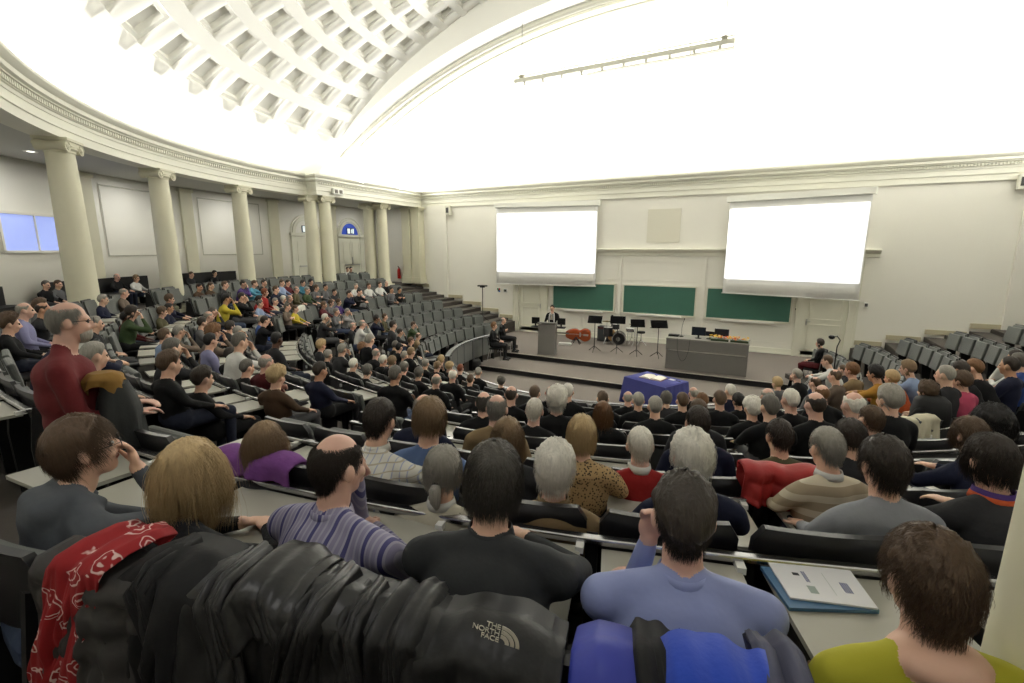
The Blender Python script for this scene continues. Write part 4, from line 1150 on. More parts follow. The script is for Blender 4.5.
TOPC = dict(black=(22, 22, 24), charcoal=(50, 50, 53), grey=(110, 110, 112), lightgrey=(165, 165, 165), white=(226, 226, 222), navy=(30, 34, 58), blue=(58, 84, 150), lightblue=(150, 170, 205), lilac=(150, 150, 190),
            red=(150, 32, 32), maroon=(88, 28, 34), orange=(205, 92, 50), mustard=(178, 130, 50), yellow=(204, 186, 60), green=(64, 82, 52), olive=(92, 88, 62), tan=(158, 136, 104), brown=(84, 64, 48), cream=(208, 202, 182), purple=(86, 62, 130), teal=(60, 120, 140), turquoise=(96, 168, 196), pink=(196, 80, 110), taupe=(120, 106, 94), camel=(140, 118, 86))
def topm(c):
    if c in TOPC: return mat('cloth_'+c, tuple(v*.86 for v in TOPC[c]), .85, noise=.10, nscale=7, bump=.6, bscale=14, spec=.2)
    return _m[c]
TRO = {k: mat('trousers_'+k, c, .85, noise=.1, nscale=9, bump=.5, bscale=16, spec=.2) for k, c in dict(black=(24, 24, 26), navy=(34, 38, 52), jeans=(52, 62, 84), grey=(70, 70, 72), khaki=(130, 116, 88)).items()}
SHOE = mat('shoe_leather', (22, 20, 20), .35)
BASEM = [SKIN['pale'], topm('black'), TRO['black'], SHOE, EYE, LIP]

def strands(st, nst=1800, seed=1, under=None, L=None, th=None, part=0, wave=0, rad=.0011):
    """a head of hair made of many fine tapering strands combed from the crown over the skull"""
    g = np.random.default_rng(seed); f, s_, b, top, t_, amp, nsc, cur = HS[st]; th = th or t_
    L = L or {'short': .05, 'thick': .075, 'recede': .045, 'bald': .04, 'baldish': .04, 'curly': .07, 'fluffy': .075, 'bob': .17, 'long': .32, 'longcurly': .34, 'crop': .022, 'medium': .12}[st]
    D = []
    while len(D) < nst:
        d = g.normal(size=3); d /= np.linalg.norm(d); ph = math.atan2(d[0], d[1]); ad = abs(math.degrees(ph))
        lo = hairline('short' if f > 1 else st, ph); hi = 1.1
        if f > 1:
            if ad < 45: continue
            hi = top+.06
        if st in ('bob', 'long', 'longcurly', 'medium') and ad > 60: lo = max(lo, -.35)
        if lo < d[2] < hi: D.append(d)
    D = np.array(D); A = np.array((.075, .093, .102)); c0 = np.array((0, -.008, .022))
    p = c0+D*(A+.002); crown = np.array((.15*part, -.45, .88)); crown /= np.linalg.norm(crown)
    lay = g.uniform(.15, 1, nst)*th; ln = L*g.uniform(.7, 1.1, nst)
    if st in ('long', 'bob', 'longcurly', 'medium'): ln = ln*(.55+.45*np.clip((D[:, 2]+.6)/1.2, 0, 1))
    segs = 7 if L < .1 else 12; step = (ln/segs)[:, None]; prev = D.copy()*.8
    pts = [p.copy()]; phz = g.uniform(0, 6.28, nst); tw = g.normal(size=(nst, 3))*.12
    for q in range(segs):
        rel = (p-c0)/A; nrm = rel/A; nrm /= np.linalg.norm(nrm, axis=1)[:, None]
        comb = (rel-crown*1.0); comb = comb-nrm*(comb*nrm).sum(1)[:, None]; comb /= np.linalg.norm(comb, axis=1)[:, None]+1e-6
        grav = np.array((0, 0, -1.0))*(.5 if L < .1 else 1.1)
        fr = np.clip(D[:, 1]-.2, 0, 1)[:, None]*np.array((1, 0, 0))*np.where(D[:, 0] > .02*part, 1, -1)[:, None]*(.9 if L > .1 else .3)
        dr = comb+grav+fr+tw; dr /= np.linalg.norm(dr, axis=1)[:, None]
        dr = prev*.45+dr*.55; 
        if wave: dr = dr+wave*np.stack([np.sin(phz+q*1.6), np.cos(phz+q*1.6), .3*np.sin(phz*2+q)], 1)
        dr /= np.linalg.norm(dr, axis=1)[:, None]; p = p+dr*step; prev = dr
        lim = 1+(lay*min(1, (q+1)/3))/.09; rel = (p-c0)/A; k = np.linalg.norm(rel, axis=1)
        push = (k < lim) & (p[:, 2] > -.09+c0[2]); p[push] = (c0+rel/k[:, None]*lim[:, None]*A)[push]
        low = (p[:, 2] <= -.06) ; rr_ = np.hypot(p[:, 0], p[:, 1]+.01); lim2 = .062+lay*.8; kk_ = low & (rr_ < lim2); sc2 = (lim2/np.maximum(rr_, 1e-5))[:, None]
        q2 = p.copy(); q2[:, :2] = (p[:, :2]+np.array((0, .01)))*sc2-np.array((0, .01)); p[kk_] = q2[kk_]
        pts.append(p.copy())
    pts = np.array(pts); m_ = segs+1; T = np.gradient(pts, axis=0); T /= np.linalg.norm(T, axis=2)[:, :, None]+1e-9
    a = np.cross(T, np.array((.3, .2, .93))); a /= np.linalg.norm(a, axis=2)[:, :, None]+1e-9; bb = np.cross(T, a)
    r_ = (rad*np.linspace(1, .25, m_))[:, None, None]
    vs = np.stack([pts+(a*math.cos(t)+bb*math.sin(t))*r_ for t in (0, 2.094, 4.189)], 2)     # m, nst, 3, xyz
    idx = np.arange(m_*nst*3).reshape(m_, nst, 3); F_ = []
    for k in range(3):
        F_.append(np.stack([idx[:-1, :, k], idx[:-1, :, (k+1) % 3], idx[1:, :, (k+1) % 3], idx[1:, :, k]], -1).reshape(-1, 4))
    F_ = np.concatenate(F_); vs = vs.reshape(-1, 3)
    sh = HAIRS.get(st) or HAIRS.setdefault(st, hair(st)); n0 = len(sh.vertices); co = np.zeros(n0*3); sh.vertices.foreach_get('co', co); co = co.reshape(-1, 3)
    ctr = c0; co = ctr+(co-ctr)*(.965 if st not in ('long', 'bob', 'longcurly', 'medium') else .93)
    fl_ = [tuple(pp.vertices) for pp in sh.polygons]
    me = bpy.data.meshes.new('hair'); allv = np.concatenate([co, vs]); nq = len(F_)
    me.vertices.add(len(allv)); me.vertices.foreach_set('co', allv.astype(np.float32).ravel())
    loops = [i for q in fl_ for i in q]; tot = [len(q) for q in fl_]
    lo_ = np.concatenate([np.array(loops, np.int32), (F_+n0).astype(np.int32).ravel()]); tt = np.concatenate([np.array(tot, np.int32), np.full(nq, 4, np.int32)])
    me.loops.add(len(lo_)); me.loops.foreach_set('vertex_index', lo_); me.polygons.add(len(tt)); me.polygons.foreach_set('loop_start', np.concatenate([[0], np.cumsum(tt)[:-1]]).astype(np.int32))
    me.polygons.foreach_set('use_smooth', np.ones(len(tt), bool)); me.materials.append(HAIRM['brown']); me.update(calc_edges=True); me.validate(); return me
HAIRS = {}
# ================= THE AUDIENCE =================
POSES = {}
def body_proto(pose, tw=0, fine_=False):
    k = (pose, tw, fine_)
    if k not in POSES:
        F, hc = seated(pose, R_(tw), R_(-4 if pose in ('lap', 'back', 'fold') else -10)); POSES[k] = (F.mesh('body', (.0075 if fine_ else .0125), (7 if fine_ else 3), BASEM), hc)
    return POSES[k]
def hair_proto(st):
    if st not in HAIRS: HAIRS[st] = hair(st)
    return HAIRS[st]
DESC_TOP = dict(lilac='pale lilac', lightblue='light blue', lightgrey='light grey', checked_shirt='pale checked', bluetee='plain blue', greytee='grey', leopard_print='leopard print', beige_stripe='beige striped')
DESC_STY = dict(short='short {} hair', thick='thick {} hair', recede='receding {} hair', bald='balding {} hair', baldish='thinning {} hair', curly='curly {} hair', fluffy='fluffy {} hair', bob='a {} bob', long='long {} hair', longcurly='long curly {} hair', crop='cropped {} hair', medium='collar-length {} hair')
DESC_HC = dict(darkgrey='dark grey', lightbrown='light brown', ginger='reddish brown', dark='dark brown')
GARM = dict(black='coat', navy='jacket', charcoal='jacket')
stripes('checked_shirt', 0, 28, (206, 204, 196), (160, 168, 190), .16, .8, 2, 28, (176, 168, 150))
mat('bluetee', (78, 100, 140), .85, noise=.08, bump=.5, bscale=14); mat('greytee', (128, 130, 136), .85, noise=.08, nscale=30, bump=.5, bscale=12)
stripes('beige_stripe', 2, 11, (148, 134, 112), (190, 180, 158), .45, .85)
lp = mat('leopard_print', (150, 122, 84), .8)
nt = lp.node_tree; vo = nt.nodes.new('ShaderNodeTexVoronoi'); vo.inputs['Scale'].default_value = 70; rp = nt.nodes.new('ShaderNodeValToRGB'); rp.color_ramp.elements[0].position = .3; rp.color_ramp.elements[0].color = (.01, .008, .006, 1); rp.color_ramp.elements[1].position = .42; rp.color_ramp.elements[1].color = S((170, 142, 100))+(1,)
nt.links.new(nt.nodes['Texture Coordinate'].outputs['Object'], vo.inputs['Vector']); nt.links.new(vo.outputs['Distance'], rp.inputs[0]); nt.links.new(rp.outputs[0], nt.nodes['Principled BSDF'].inputs['Base Color'])
def setm(o, i, m): o.material_slots[i].link = 'OBJECT'; o.material_slots[i].material = m
LECT = (-6.8, 15.6)
def add_person(p):
    x, y = p['P']; a_in = math.atan2(CY-y, CX-x); a_l = math.atan2(LECT[1]-y, LECT[0]-x)
    d = (a_l-a_in+math.pi) % (2*math.pi)-math.pi; d = max(-.9, min(.9, d))
    face = a_in + d*.45 + rng.uniform(-.12, .12); tw = 18 if d*.55 > .16 else (-18 if d*.55 < -.16 else 0)
    dist = math.hypot(x, y); fine = dist < 4.6
    if p['hz']-p['fz'] < 1.02: p['pose'] = 'slouch'
    me, hc = body_proto(p['pose'], tw, fine)
    sc_ = (p['hz']-p['fz'])/hc.z; sc_ = max(.90, min(1.10, sc_))
    rz = face-math.pi/2
    off = Matrix.Rotation(rz, 3, 'Z') @ V((hc.x*sc_, hc.y*sc_, 0))
    bx, by = x-off.x, y-off.y
    fz_ = max(p['fz']-.16, min(p['fz']+.05, p['hz']-hc.z*sc_)); e = empty('person', (bx, by, fz_), rz); e.scale = (sc_*p.get('wide', 1), sc_, sc_)
    b = bpy.data.objects.new('body', me); sc.collection.objects.link(b); b.parent = e
    setm(b, 0, SKIN[p['skin']]); setm(b, 1, topm(p['top'])); setm(b, 2, TRO[p.get('tro') or rng.choice(['black', 'black', 'navy', 'grey', 'jeans'])])
    hm = strands(p['hs'], 2600 if dist < 2.6 else 1500, int(p['x']), part=rng.choice((-1, 1)), wave={'curly': .55, 'longcurly': .5, 'fluffy': .3}.get(p['hs'], .08), rad=.0011 if dist < 2.6 else .0016) if dist < 4.6 else hair_proto(p['hs'])
    h = bpy.data.objects.new('hair', hm); sc.collection.objects.link(h); h.parent = e; h.location = hc; h.scale = (.93, .93, .93)
    h.rotation_euler = (Matrix.Rotation(R_(tw), 3, 'Z') @ Matrix.Rotation(R_(-4 if p['pose'] in ('lap', 'back', 'fold') else -10), 3, 'X')).to_euler()
    setm(h, 0, HAIRM[p['hc']]); p['hrot'] = h.rotation_euler.copy(); p['obj'] = e; p['hcl'] = hc; p['tw'] = tw
    ht = DESC_STY[p['hs']].format(DESC_HC.get(p['hc'], p['hc']))
    tp = DESC_TOP.get(p['top'], p['top']); gm = GARM.get(p['top'], 'top')
    p['look'] = '%s, %s %s' % (ht, tp, gm if p['top'] != 'leopard_print' else 'top')
    return e
for p in PEOPLE: add_person(p)
# labels: look first, then row and place in it, counted from the left of the picture
OWN = {
 'P2': 'person with fluffy white hair in camel jacket, directly left of the leopard print top', 'P3': 'person with bushy white hair in navy sweater, before the pale blue shirt',
 'P4': 'dark-haired person in grey sweater writing, right of the beige striped sweater', 'P7': 'grey-haired person with a ponytail and cream top, left of the charcoal suit',
 'P9': 'person with long light brown hair, purple scarf over the seat behind', 'P10': 'dark-haired person in pale checked shirt, left of the plain blue top',
 'P11': 'person with light brown hair in plain blue top, beside the checked shirt', 'P12': 'person with long straight light brown hair, left of the leopard print top',
 'P13': 'blond bobbed person in leopard print top near the centre', 'P14': 'white-haired person in red sweater with white collar',
 'P15': 'dark-haired person in navy jacket just beyond the bushy white hair', 'P16': 'dark-haired person in olive top beyond the red jacket',
 'P17': 'person with dark collar-length hair just beyond the beige striped sweater', 'P18': 'grey-haired person in beige striped sweater, hand raised to face',
 'P19': 'person with cropped brown hair and maroon collar, right-hand rows', 'P20': 'person with brown bob in navy, writing, beyond the purple and orange scarf',
 'P21': 'person with long curly black hair at the right edge', 'P22': 'person with dark bob and purple and orange scarf, by the near column',
 'H1': 'dark-haired person in black with hand at chin beside the left aisle'}
rows_ = {}
for p in PEOPLE: rows_.setdefault(p['row'], []).append(p)
for j, L in rows_.items():
    L.sort(key=lambda p: p['x'])
    for i, p in enumerate(L):
        where = '%s from left, gallery row' % ordn(i+1) if j == 'g' else '%s from left, %s row%s' % (ordn(i+1), ROWNAME[j], '' if j == -1 else ' from stage')
        lb = OWN.get(p['g']) or 'person with %s, %s' % (p['look'], where)
        if len(lb.split()) > 16: lb = lb.replace(' from stage', '').replace('person with a ', 'person, ')
        if len(lb.split()) > 16: print('LONG', lb)
        tag(p['obj'], lb, 'person', 'seated audience')

# collars on the nearer shirts
def collar(p, col, r0=.058, h=.026, z=-.132, yo=-.04):
    m = MB(); n = 22; rows = []
    for rr, zz in ((r0, 0), (r0+.001, h), (r0+.005, h+.003), (r0+.010, h*.4), (r0+.014, -.012)):
        rows.append([(math.sin(t)*rr*1.0, yo+math.cos(t)*rr*1.02, z+zz-.012*max(0, math.cos(t))) for t in np.linspace(.35, 2*math.pi-.35, n)])
    m.grid(rows); o = m.build('collar', col, p['obj'], True, tuple(p['hcl'])); s_ = o.modifiers.new('solid', 'SOLIDIFY'); s_.thickness = .003; return o
for p in PEOPLE:
    if p['g'] == 'P14': collar(p, topm('white'), h=.032)
    if p['g'] in ('P7', 'P18'): collar(p, topm('white'))
    if p['g'] == 'P10': collar(p, topm('checked_shirt'))
    if p['g'] == 'P2': collar(p, topm('camel'), .064)
    if p['g'] == 'P19': collar(p, topm('maroon'), .07, .05)
    if p['g'] == 'P22': collar(p, topm('purple'), .066, .035, -.14); collar(p, topm('orange'), .07, .02, -.146)
    if p['g'] == 'P7':                                   # tied-back hair
        m = MB(); m.tube([(0, -.1, .0), (0, -.135, -.03), (0, -.13, -.09), (0, -.105, -.15)], [.018, .03, .028, .008], 10); o = m.build('ponytail', HAIRM['grey'], p['obj'], True, tuple(p['hcl'])); o.scale = (.93, .93, .93)
        m = MB(); m.tube([(0, -.1, .0), (0, -.118, -.012)], .021, 10); m.build('hair_tie', BLACKM, o)
# glasses
def glasses(p, yaw=0, dark=True):
    m = MB()
    for s in (-1, 1):
        A = np.linspace(0, 2*math.pi, 18); m.tube([(s*.033+.024*math.cos(t), .112, .003+.016*math.sin(t)) for t in A], .0017, 5)
        m.tube([(s*.057, .112, .008), (s*.076, .09, .01), (s*.08, .0, .008)], .0017, 5)
    m.tube([(-.009, .114, .007), (.009, .114, .007)], .0017, 5)
    o = m.build('glasses', BLACKM, p['obj'], True, tuple(p['hcl'])); o.rotation_euler = p['hrot']; o.scale = (.93, .93, .93); return o
# ================= THE NEAREST ROW =================
stripes('striped_shirt', 0, 17, (128, 124, 148), (64, 62, 110), .34, .7, 0, 51, (150, 148, 165))
mat('suit_wool', (36, 38, 40), .8, noise=.1, nscale=60, bump=.35, bscale=16)
mat('sky_shirt', (136, 146, 190), .7, noise=.05, nscale=5, bump=.7, bscale=9)
mat('lime_top', (172, 168, 44), .8, noise=.05, bump=.4, bscale=10)
mat('grey_hoodie', (76, 80, 86), .9, noise=.1, nscale=50, bump=.5, bscale=14)
mat('knit_black', (26, 27, 30), .9, noise=.2, nscale=120, bump=.5, bscale=60)
LOOKS = {
 'N1': ('chin', 'grey_hoodie', 'brown', 'thick', 'pale', 1.04, 1.04, 10, 'person in glasses and grey hoodie, fist at mouth, far left of back row', 'jeans'),
 'N2': ('desk', 'knit_black', 'blond', 'long', 'pale', .97, 1.0, 0, 'person with straight shoulder-length blond hair in black knit sweater, back row', 'black'),
 'N3': ('chinl', 'striped_shirt', 'dark', 'bald', 'pink', 1.08, 1.12, 14, 'balding person in purple and grey striped shirt, head turned right, back row', 'black'),
 'N4': ('desk', 'suit_wool', 'slate', 'medium', 'pale', 1.08, 1.14, 0, 'person with dark grey hair in charcoal suit jacket, seen from behind, back row', 'black'),
 'N5': ('chinl', 'sky_shirt', 'umber', 'thick', 'pink', 1.1, 1.14, 0, 'person with short dark hair in pale blue shirt, hand at chin, before blue jacket', 'navy'),
 'N6': ('lap', 'lime_top', 'brown', 'thick', 'pale', 1.04, 1.04, 0, 'person with tousled brown hair in lime yellow top beside the near column', 'black')}
for p in NEAR:
    pose, top, hcn, st, sk, wide, bulk, tw, lab, tro = LOOKS[p['key']]
    p.update(pose=pose, top=top, hc=hcn, hs=st, skin=sk)
    x, y = p['P']; a_in = math.atan2(CY-y, CX-x); face = a_in+.04
    if p['key'] == 'N1': face = a_in-.25
    if p['key'] in ('N3',): face = a_in-.12
    rz = face-math.pi/2
    F, hc = seated(pose, R_(-tw), R_(-6 if p['key'] != 'N1' else 6), bulk, tuck=p['key'] == 'N5')
    nz = {'lap': 1.035, 'desk': .99, 'chin': 1.01, 'chinl': 1.01}[pose]; L = {'lap': 0, 'desk': .2, 'chin': .12, 'chinl': .12}[pose]
    if p['key'] == 'N5': pass
    if p['key'] == 'N1':      # the hood lies in a roll round the neck
        F.ca((-.09, L-.02, nz+.005), (.09, L-.02, nz+.005), .045, .045, 1); F.ca((-.07, L-.09, nz-.015), (.07, L-.09, nz-.015), .055, .055, 1); F.el((0, L-.11, nz-.07), (.11, .05, .08), 1)
        F.ca((-.09, L-.02, nz+.005), (-.05, L+.06, nz-.05), .035, .025, 1); F.ca((.09, L-.02, nz+.005), (.05, L+.06, nz-.05), .035, .025, 1)
    if p['key'] == 'N4':      # padded shoulders and collar roll
        F.ca((-.17, L-.01, nz-.06), (.17, L-.01, nz-.06), .06, .06, 1); F.ca((-.05, L-.045, nz-.01), (.05, L-.045, nz-.01), .034, .034, 1)
    if p['key'] == 'N2':
        F.ca((-.055, L-.01, nz+.005), (.055, L-.01, nz+.005), .04, .04, 1)
    if p['key'] == 'N6':      # wide neckline: bare skin above the shoulders
        F.el((0, L-.02, nz-.01), (.105, .085, .05), 0)
    me = F.mesh('body', .006, 8, BASEM, 14)
    s_ = max(.92, min(1.1, (p['hz']-p['fz'])/hc.z)); s_ = max(s_, .98)
    off = Matrix.Rotation(rz, 3, 'Z') @ V((hc.x*s_, hc.y*s_, 0))
    e = empty('person', (x-off.x, y-off.y, p['hz']-hc.z*s_), rz, lab, 'person', 'seated audience'); e.scale = (s_, s_, s_)
    b = bpy.data.objects.new('body', me); sc.collection.objects.link(b); b.parent = e
    setm(b, 0, SKIN[sk]); setm(b, 1, topm(top)); setm(b, 2, TRO[tro])
    hm = strands(st, {'bald': 4200, 'long': 4200}.get(st, 5200), ord(p['key'][1]), part=1 if p['key'] != 'N2' else 0, wave=.12 if p['key'] != 'N6' else .3, rad=.0009, L={'N6': .08, 'N5': .045, 'N4': .15, 'N1': .09, 'N2': .34, 'N3': .045}[p['key']], th={'N6': .03, 'N5': .016, 'N3': .012}.get(p['key']))
    h = bpy.data.objects.new('hair', hm); sc.collection.objects.link(h); h.parent = e; h.location = hc; h.scale = (.93, .93, .93)
    h.rotation_euler = (Matrix.Rotation(R_(-tw), 3, 'Z') @ Matrix.Rotation(R_(-6 if p['key'] != 'N1' else 6), 3, 'X')).to_euler()
    setm(h, 0, HAIRM[hcn]); p.update(obj=e, hcl=hc, hrot=h.rotation_euler.copy())
    if p['key'] == 'N1': glasses(p)
    if p['key'] == 'N3': collar(p, topm('striped_shirt'), .06, .018, -.146, -.042)
    if p['key'] == 'N5': collar(p, topm('sky_shirt'), .06, .018, -.146, -.042)
    if p['key'] == 'N4': collar(p, topm('suit_wool'), .062, .022, -.138, -.045)
# ================= COATS OVER THE SEAT BACKS =================
def a_at(px, py, rad):
    r = ray(px, py); ts = on_circle(r.x, r.y, rad); t = min(ts); a = ang_of((r.x*t, r.y*t)); return a
def drape(name, a0, a1, j, mats, label, cat, seed, drop=.55, amp=.03, infront=.14, puff=0, top=.0, skew=0, n=64, group=None, off=.055, thick=.014):
    """cloth hanging over a seat back: short fall on the sitter's side, long fall with folds on the other"""
    g = random.Random(seed); r = ROWR[j]+bulge(j, (a0+a1)/2); zt = rowz(j)+.885+top; P = []
    fr = [(g.uniform(.03, .97), g.uniform(.035, .11), g.uniform(-.4, .4), g.uniform(-.8, 1.4)) for _ in range(7)]+[(g.uniform(.03, .97), g.uniform(.02, .05), g.uniform(-.3, .3), g.uniform(-.25, .3)) for _ in range(6)]
    m_ = 34
    for k in range(m_+1):
        s = -infront + (infront+drop)*k/m_; row = []
        for i in range(n+1):
            u = i/n; a = a0+(a1-a0)*u + (skew*max(0, s)); fo = 0
            for c, w_, sk, am in fr:
                q = (u-c-sk*max(0, s))/w_; fo += am*math.exp(-q*q)
            fo *= amp*min(1, max(0, s)*4.5+.06); edge = min(1, min(u, 1-u)*9)
            und = .010*math.sin(u*7+seed)+.005*math.sin(u*16+seed*2)
            if puff: fo += puff*abs(math.sin(s*math.pi/.085))**.6*edge
            arch = .028
            if s < -arch: rr, zz = r-.035-.03, zt+s+arch
            elif s < arch: t = s/arch*math.pi/2; rr, zz = r+.01+off*math.sin(t)*.9 - .02*(1-math.sin(t)), zt+.028*math.cos(t)
            else: rr, zz = r+.01+off*.9+.04*min(1, (s-arch)*2), zt-(s-arch)
            fo += .005*nz3(u*26+seed, s*17, seed)*min(1, max(0, s+.03)*8)
            zz += und*(1 if s < .3 else 1)-(1-edge)*.02; rr += fo + .006*math.sin(s*23+u*9)
            row.append(pol(rr, a, zz + .02*math.sin(u*9+seed)*max(0, s)))
        P.append(row)
    m = MB(); m.grid(P); o = m.build(name, mats, None, True); so = o.modifiers.new('solid', 'SOLIDIFY'); so.thickness = thick; so.offset = 0
    return tag(o, label, cat, group)
def drape_px(name, x0, x1, *a, **k):
    return drape(name, a_at(x0, 600, ROWR[-1]+.06), a_at(x1, 620, ROWR[-1]+.06), -1, *a, **k)
CLB = mat('coat_black', (13, 13, 15), .7, noise=.15, nscale=10, bump=.5, bscale=18, spec=.3)
CLL = mat('coat_leather', (17, 17, 18), .42, noise=.15, nscale=10, bump=.6, bscale=14, spec=.5)
CLN = mat('coat_nylon', (15, 15, 16), .5, noise=.1, nscale=12, bump=.5, bscale=16, spec=.4)
CLP = mat('coat_puffer', (46, 44, 43), .6, noise=.1, nscale=12, bump=.4, bscale=18)
CLV = mat('coat_violet_blue', (46, 56, 150), .5, noise=.08, nscale=5, bump=.4, bscale=14, spec=.4)
CLF = mat('fleece_blue', (30, 64, 170), .9, noise=.06, nscale=30, bump=.15, bscale=60, sheen=.15)
BAN = mat('bandana_red', (140, 22, 28), .8, noise=.1)
drape_px('puffer_jacket', 62, 176, CLP, 'dark grey quilted jacket over the leftmost near seat, under the red bandana', 'jacket', 3, puff=.018, amp=.02, drop=.62, off=.06)
drape_px('winter_coat', 134, 226, CLB, 'matt black coat between the red bandana and the shiny black jacket', 'coat', 5, top=.03, drop=.66, amp=.035, off=.085)
drape_px('leather_jacket', 196, 345, CLL, 'shiny black leather-look jacket behind the striped shirt, its collar crumpled', 'jacket', 8, top=.025, drop=.66, amp=.032, off=.08)
drape_px('rain_jacket', 318, 432, CLN, 'plain black jacket hung between the leather-look jacket and the logo jacket', 'jacket', 13, top=.01, drop=.66, amp=.035, off=.07)
tnf = drape_px('logo_jacket', 412, 562, CLN, 'black jacket with small white logo behind the charcoal suit', 'jacket', 17, top=.012, drop=.66, amp=.016, off=.085)
for par, nm, x0, x1, mt, sd, kw in ((bpy.data.objects['leather_jacket'], 'sleeve', 212, 240, CLL, 41, dict(top=.04, drop=.6, amp=.012, off=.105, skew=1.5)), (bpy.data.objects['leather_jacket'], 'crumpled_collar', 236, 300, CLL, 43, dict(top=.05, drop=.12, amp=.03, off=.10, skew=2)),
      (bpy.data.objects['leather_jacket'], 'sleeve', 300, 332, CLL, 47, dict(top=.035, drop=.6, amp=.014, off=.105, skew=-1)), (bpy.data.objects['rain_jacket'], 'sleeve', 336, 362, CLN, 53, dict(top=.015, drop=.6, amp=.012, off=.09, skew=1)),
      (bpy.data.objects['rain_jacket'], 'hood', 370, 420, CLN, 59, dict(top=.02, drop=.17, amp=.03, off=.09)), (bpy.data.objects['winter_coat'], 'sleeve', 152, 176, CLB, 67, dict(top=.035, drop=.6, amp=.012, off=.10, skew=1.5))):
    o = drape_px(nm, x0, x1, mt, None, None, sd, **kw); o.parent = par
# red bandana with white paisley
bd = drape_px('bandana', 94, 142, BAN, 'red bandana with white paisley pattern lying on the quilted jacket', 'bandana', 21, top=.05, drop=.42, amp=.02, infront=.05, skew=-1.5, off=.095, thick=.004)
nt = BAN.node_tree; vo = nt.nodes.new('ShaderNodeTexVoronoi'); vo.inputs['Scale'].default_value = 13; vo.inputs['Randomness'].default_value = .7
no = nt.nodes.new('ShaderNodeTexNoise'); no.inputs['Scale'].default_value = 16; mxv = nt.nodes.new('ShaderNodeMixRGB'); mxv.inputs[0].default_value = .07
rp = nt.nodes.new('ShaderNodeValToRGB'); cr = rp.color_ramp; RED_, WH_ = S((136, 20, 26))+(1,), S((205, 178, 172))+(1,)
cr.elements[0].position = 0; cr.elements[0].color = WH_; cr.elements[1].position = .07; cr.elements[1].color = RED_
for ps_, c_ in ((.17, RED_), (.19, WH_), (.225, WH_), (.245, RED_), (.36, RED_), (.375, WH_), (.40, WH_), (.42, RED_)): q_ = cr.elements.new(ps_); q_.color = c_
tc_ = nt.nodes['Texture Coordinate']; nt.links.new(tc_.outputs['Object'], no.inputs['Vector']); nt.links.new(tc_.outputs['Object'], mxv.inputs[1]); nt.links.new(no.outputs['Color'], mxv.inputs[2]); nt.links.new(mxv.outputs[0], vo.inputs['Vector'])
nt.links.new(vo.outputs['Distance'], rp.inputs[0]); nt.links.new(rp.outputs[0], nt.nodes['Principled BSDF'].inputs['Base Color'])
bj = drape_px('blue_jacket', 572, 846, CLV, 'violet blue jacket hung over the seat behind the pale blue shirt', 'jacket', 25, top=.0, drop=.66, amp=.03, off=.07)
# its parts: black lining and fleece layer
def drape_part(parent, nm, x0, x1, mt, seed, **k):
    o = drape_px(nm, x0, x1, mt, None, None, seed, **k); o.parent = parent; return o
drape_part(bj, 'lining', 636, 705, CLB, 31, top=.012, drop=.66, amp=.02, off=.088, skew=2)
drape_part(bj, 'hood_strap', 786, 842, mat('strap_greyblue', (62, 64, 84), .7), 33, top=.02, drop=.5, amp=.02, off=.11, skew=-4)
fl_ = drape_px('blue_fleece', 668, 800, CLF, 'bright blue fleece spread over the violet blue jacket, behind the pale blue shirt', 'fleece', 37, top=.03, drop=.62, amp=.03, off=.10, skew=1)
# the logo: text lines and quarter dome, printed on the jacket
def text_obj(s, size, mt, parent, loc, rot, nm='lettering', extr=.0006):
    c = bpy.data.curves.new(nm, 'FONT'); c.body = s; c.size = size; c.extrude = extr; c.align_x = 'RIGHT'; c.space_character = .95
    o = bpy.data.objects.new('tmp', c); sc.collection.objects.link(o); dg = bpy.context.evaluated_depsgraph_get()
    me = bpy.data.meshes.new_from_object(o.evaluated_get(dg)); bpy.data.objects.remove(o); me.materials.clear(); me.materials.append(mt)
    q = bpy.data.objects.new(nm, me); sc.collection.objects.link(q); q.parent = parent; q.location = loc; q.rotation_euler = rot; return q
LOGO = mat('logo_white', (178, 172, 160), .6)
rr = ray(500, 634); ts = min(on_circle(rr.x, rr.y, ROWR[-1]+.155)); LP = Vector((rr.x*ts, rr.y*ts, ZC+rr.z*ts)); la = ang_of(LP)
lz = R_(la)-math.pi/2+math.pi
lrot = (Matrix.Rotation(R_(la)+math.pi/2, 3, 'Z') @ Matrix.Rotation(R_(90), 3, 'X') @ Matrix.Rotation(R_(-9), 3, 'Z')).to_euler()
lg = bpy.data.objects.new('logo', None); sc.collection.objects.link(lg); lg.parent = tnf; lg.location = LP; lg.rotation_euler = lrot
m = MB()
for r0, r1 in ((.010, .0175), (.020, .0275), (.030, .037)):
    A = np.linspace(0, math.pi/2, 12); m.grid([[(.002+r*math.cos(t), -.018+r*math.sin(t), z) for t in A] for r, z in ((r0, 0), (r0, .001), (r1, .001), (r1, 0))])
lgm = m.build('quarter_dome', LOGO, None); 
bpy.data.objects.remove(lg); lgm.name = 'logo'; lgm.parent = tnf; lgm.location = LP; lgm.rotation_euler = lrot
for k, t_ in enumerate(('THE', 'NORTH', 'FACE')): text_obj(t_, .0155, LOGO, lgm, (0, .008-.0135*k, 0), (0, 0, 0))
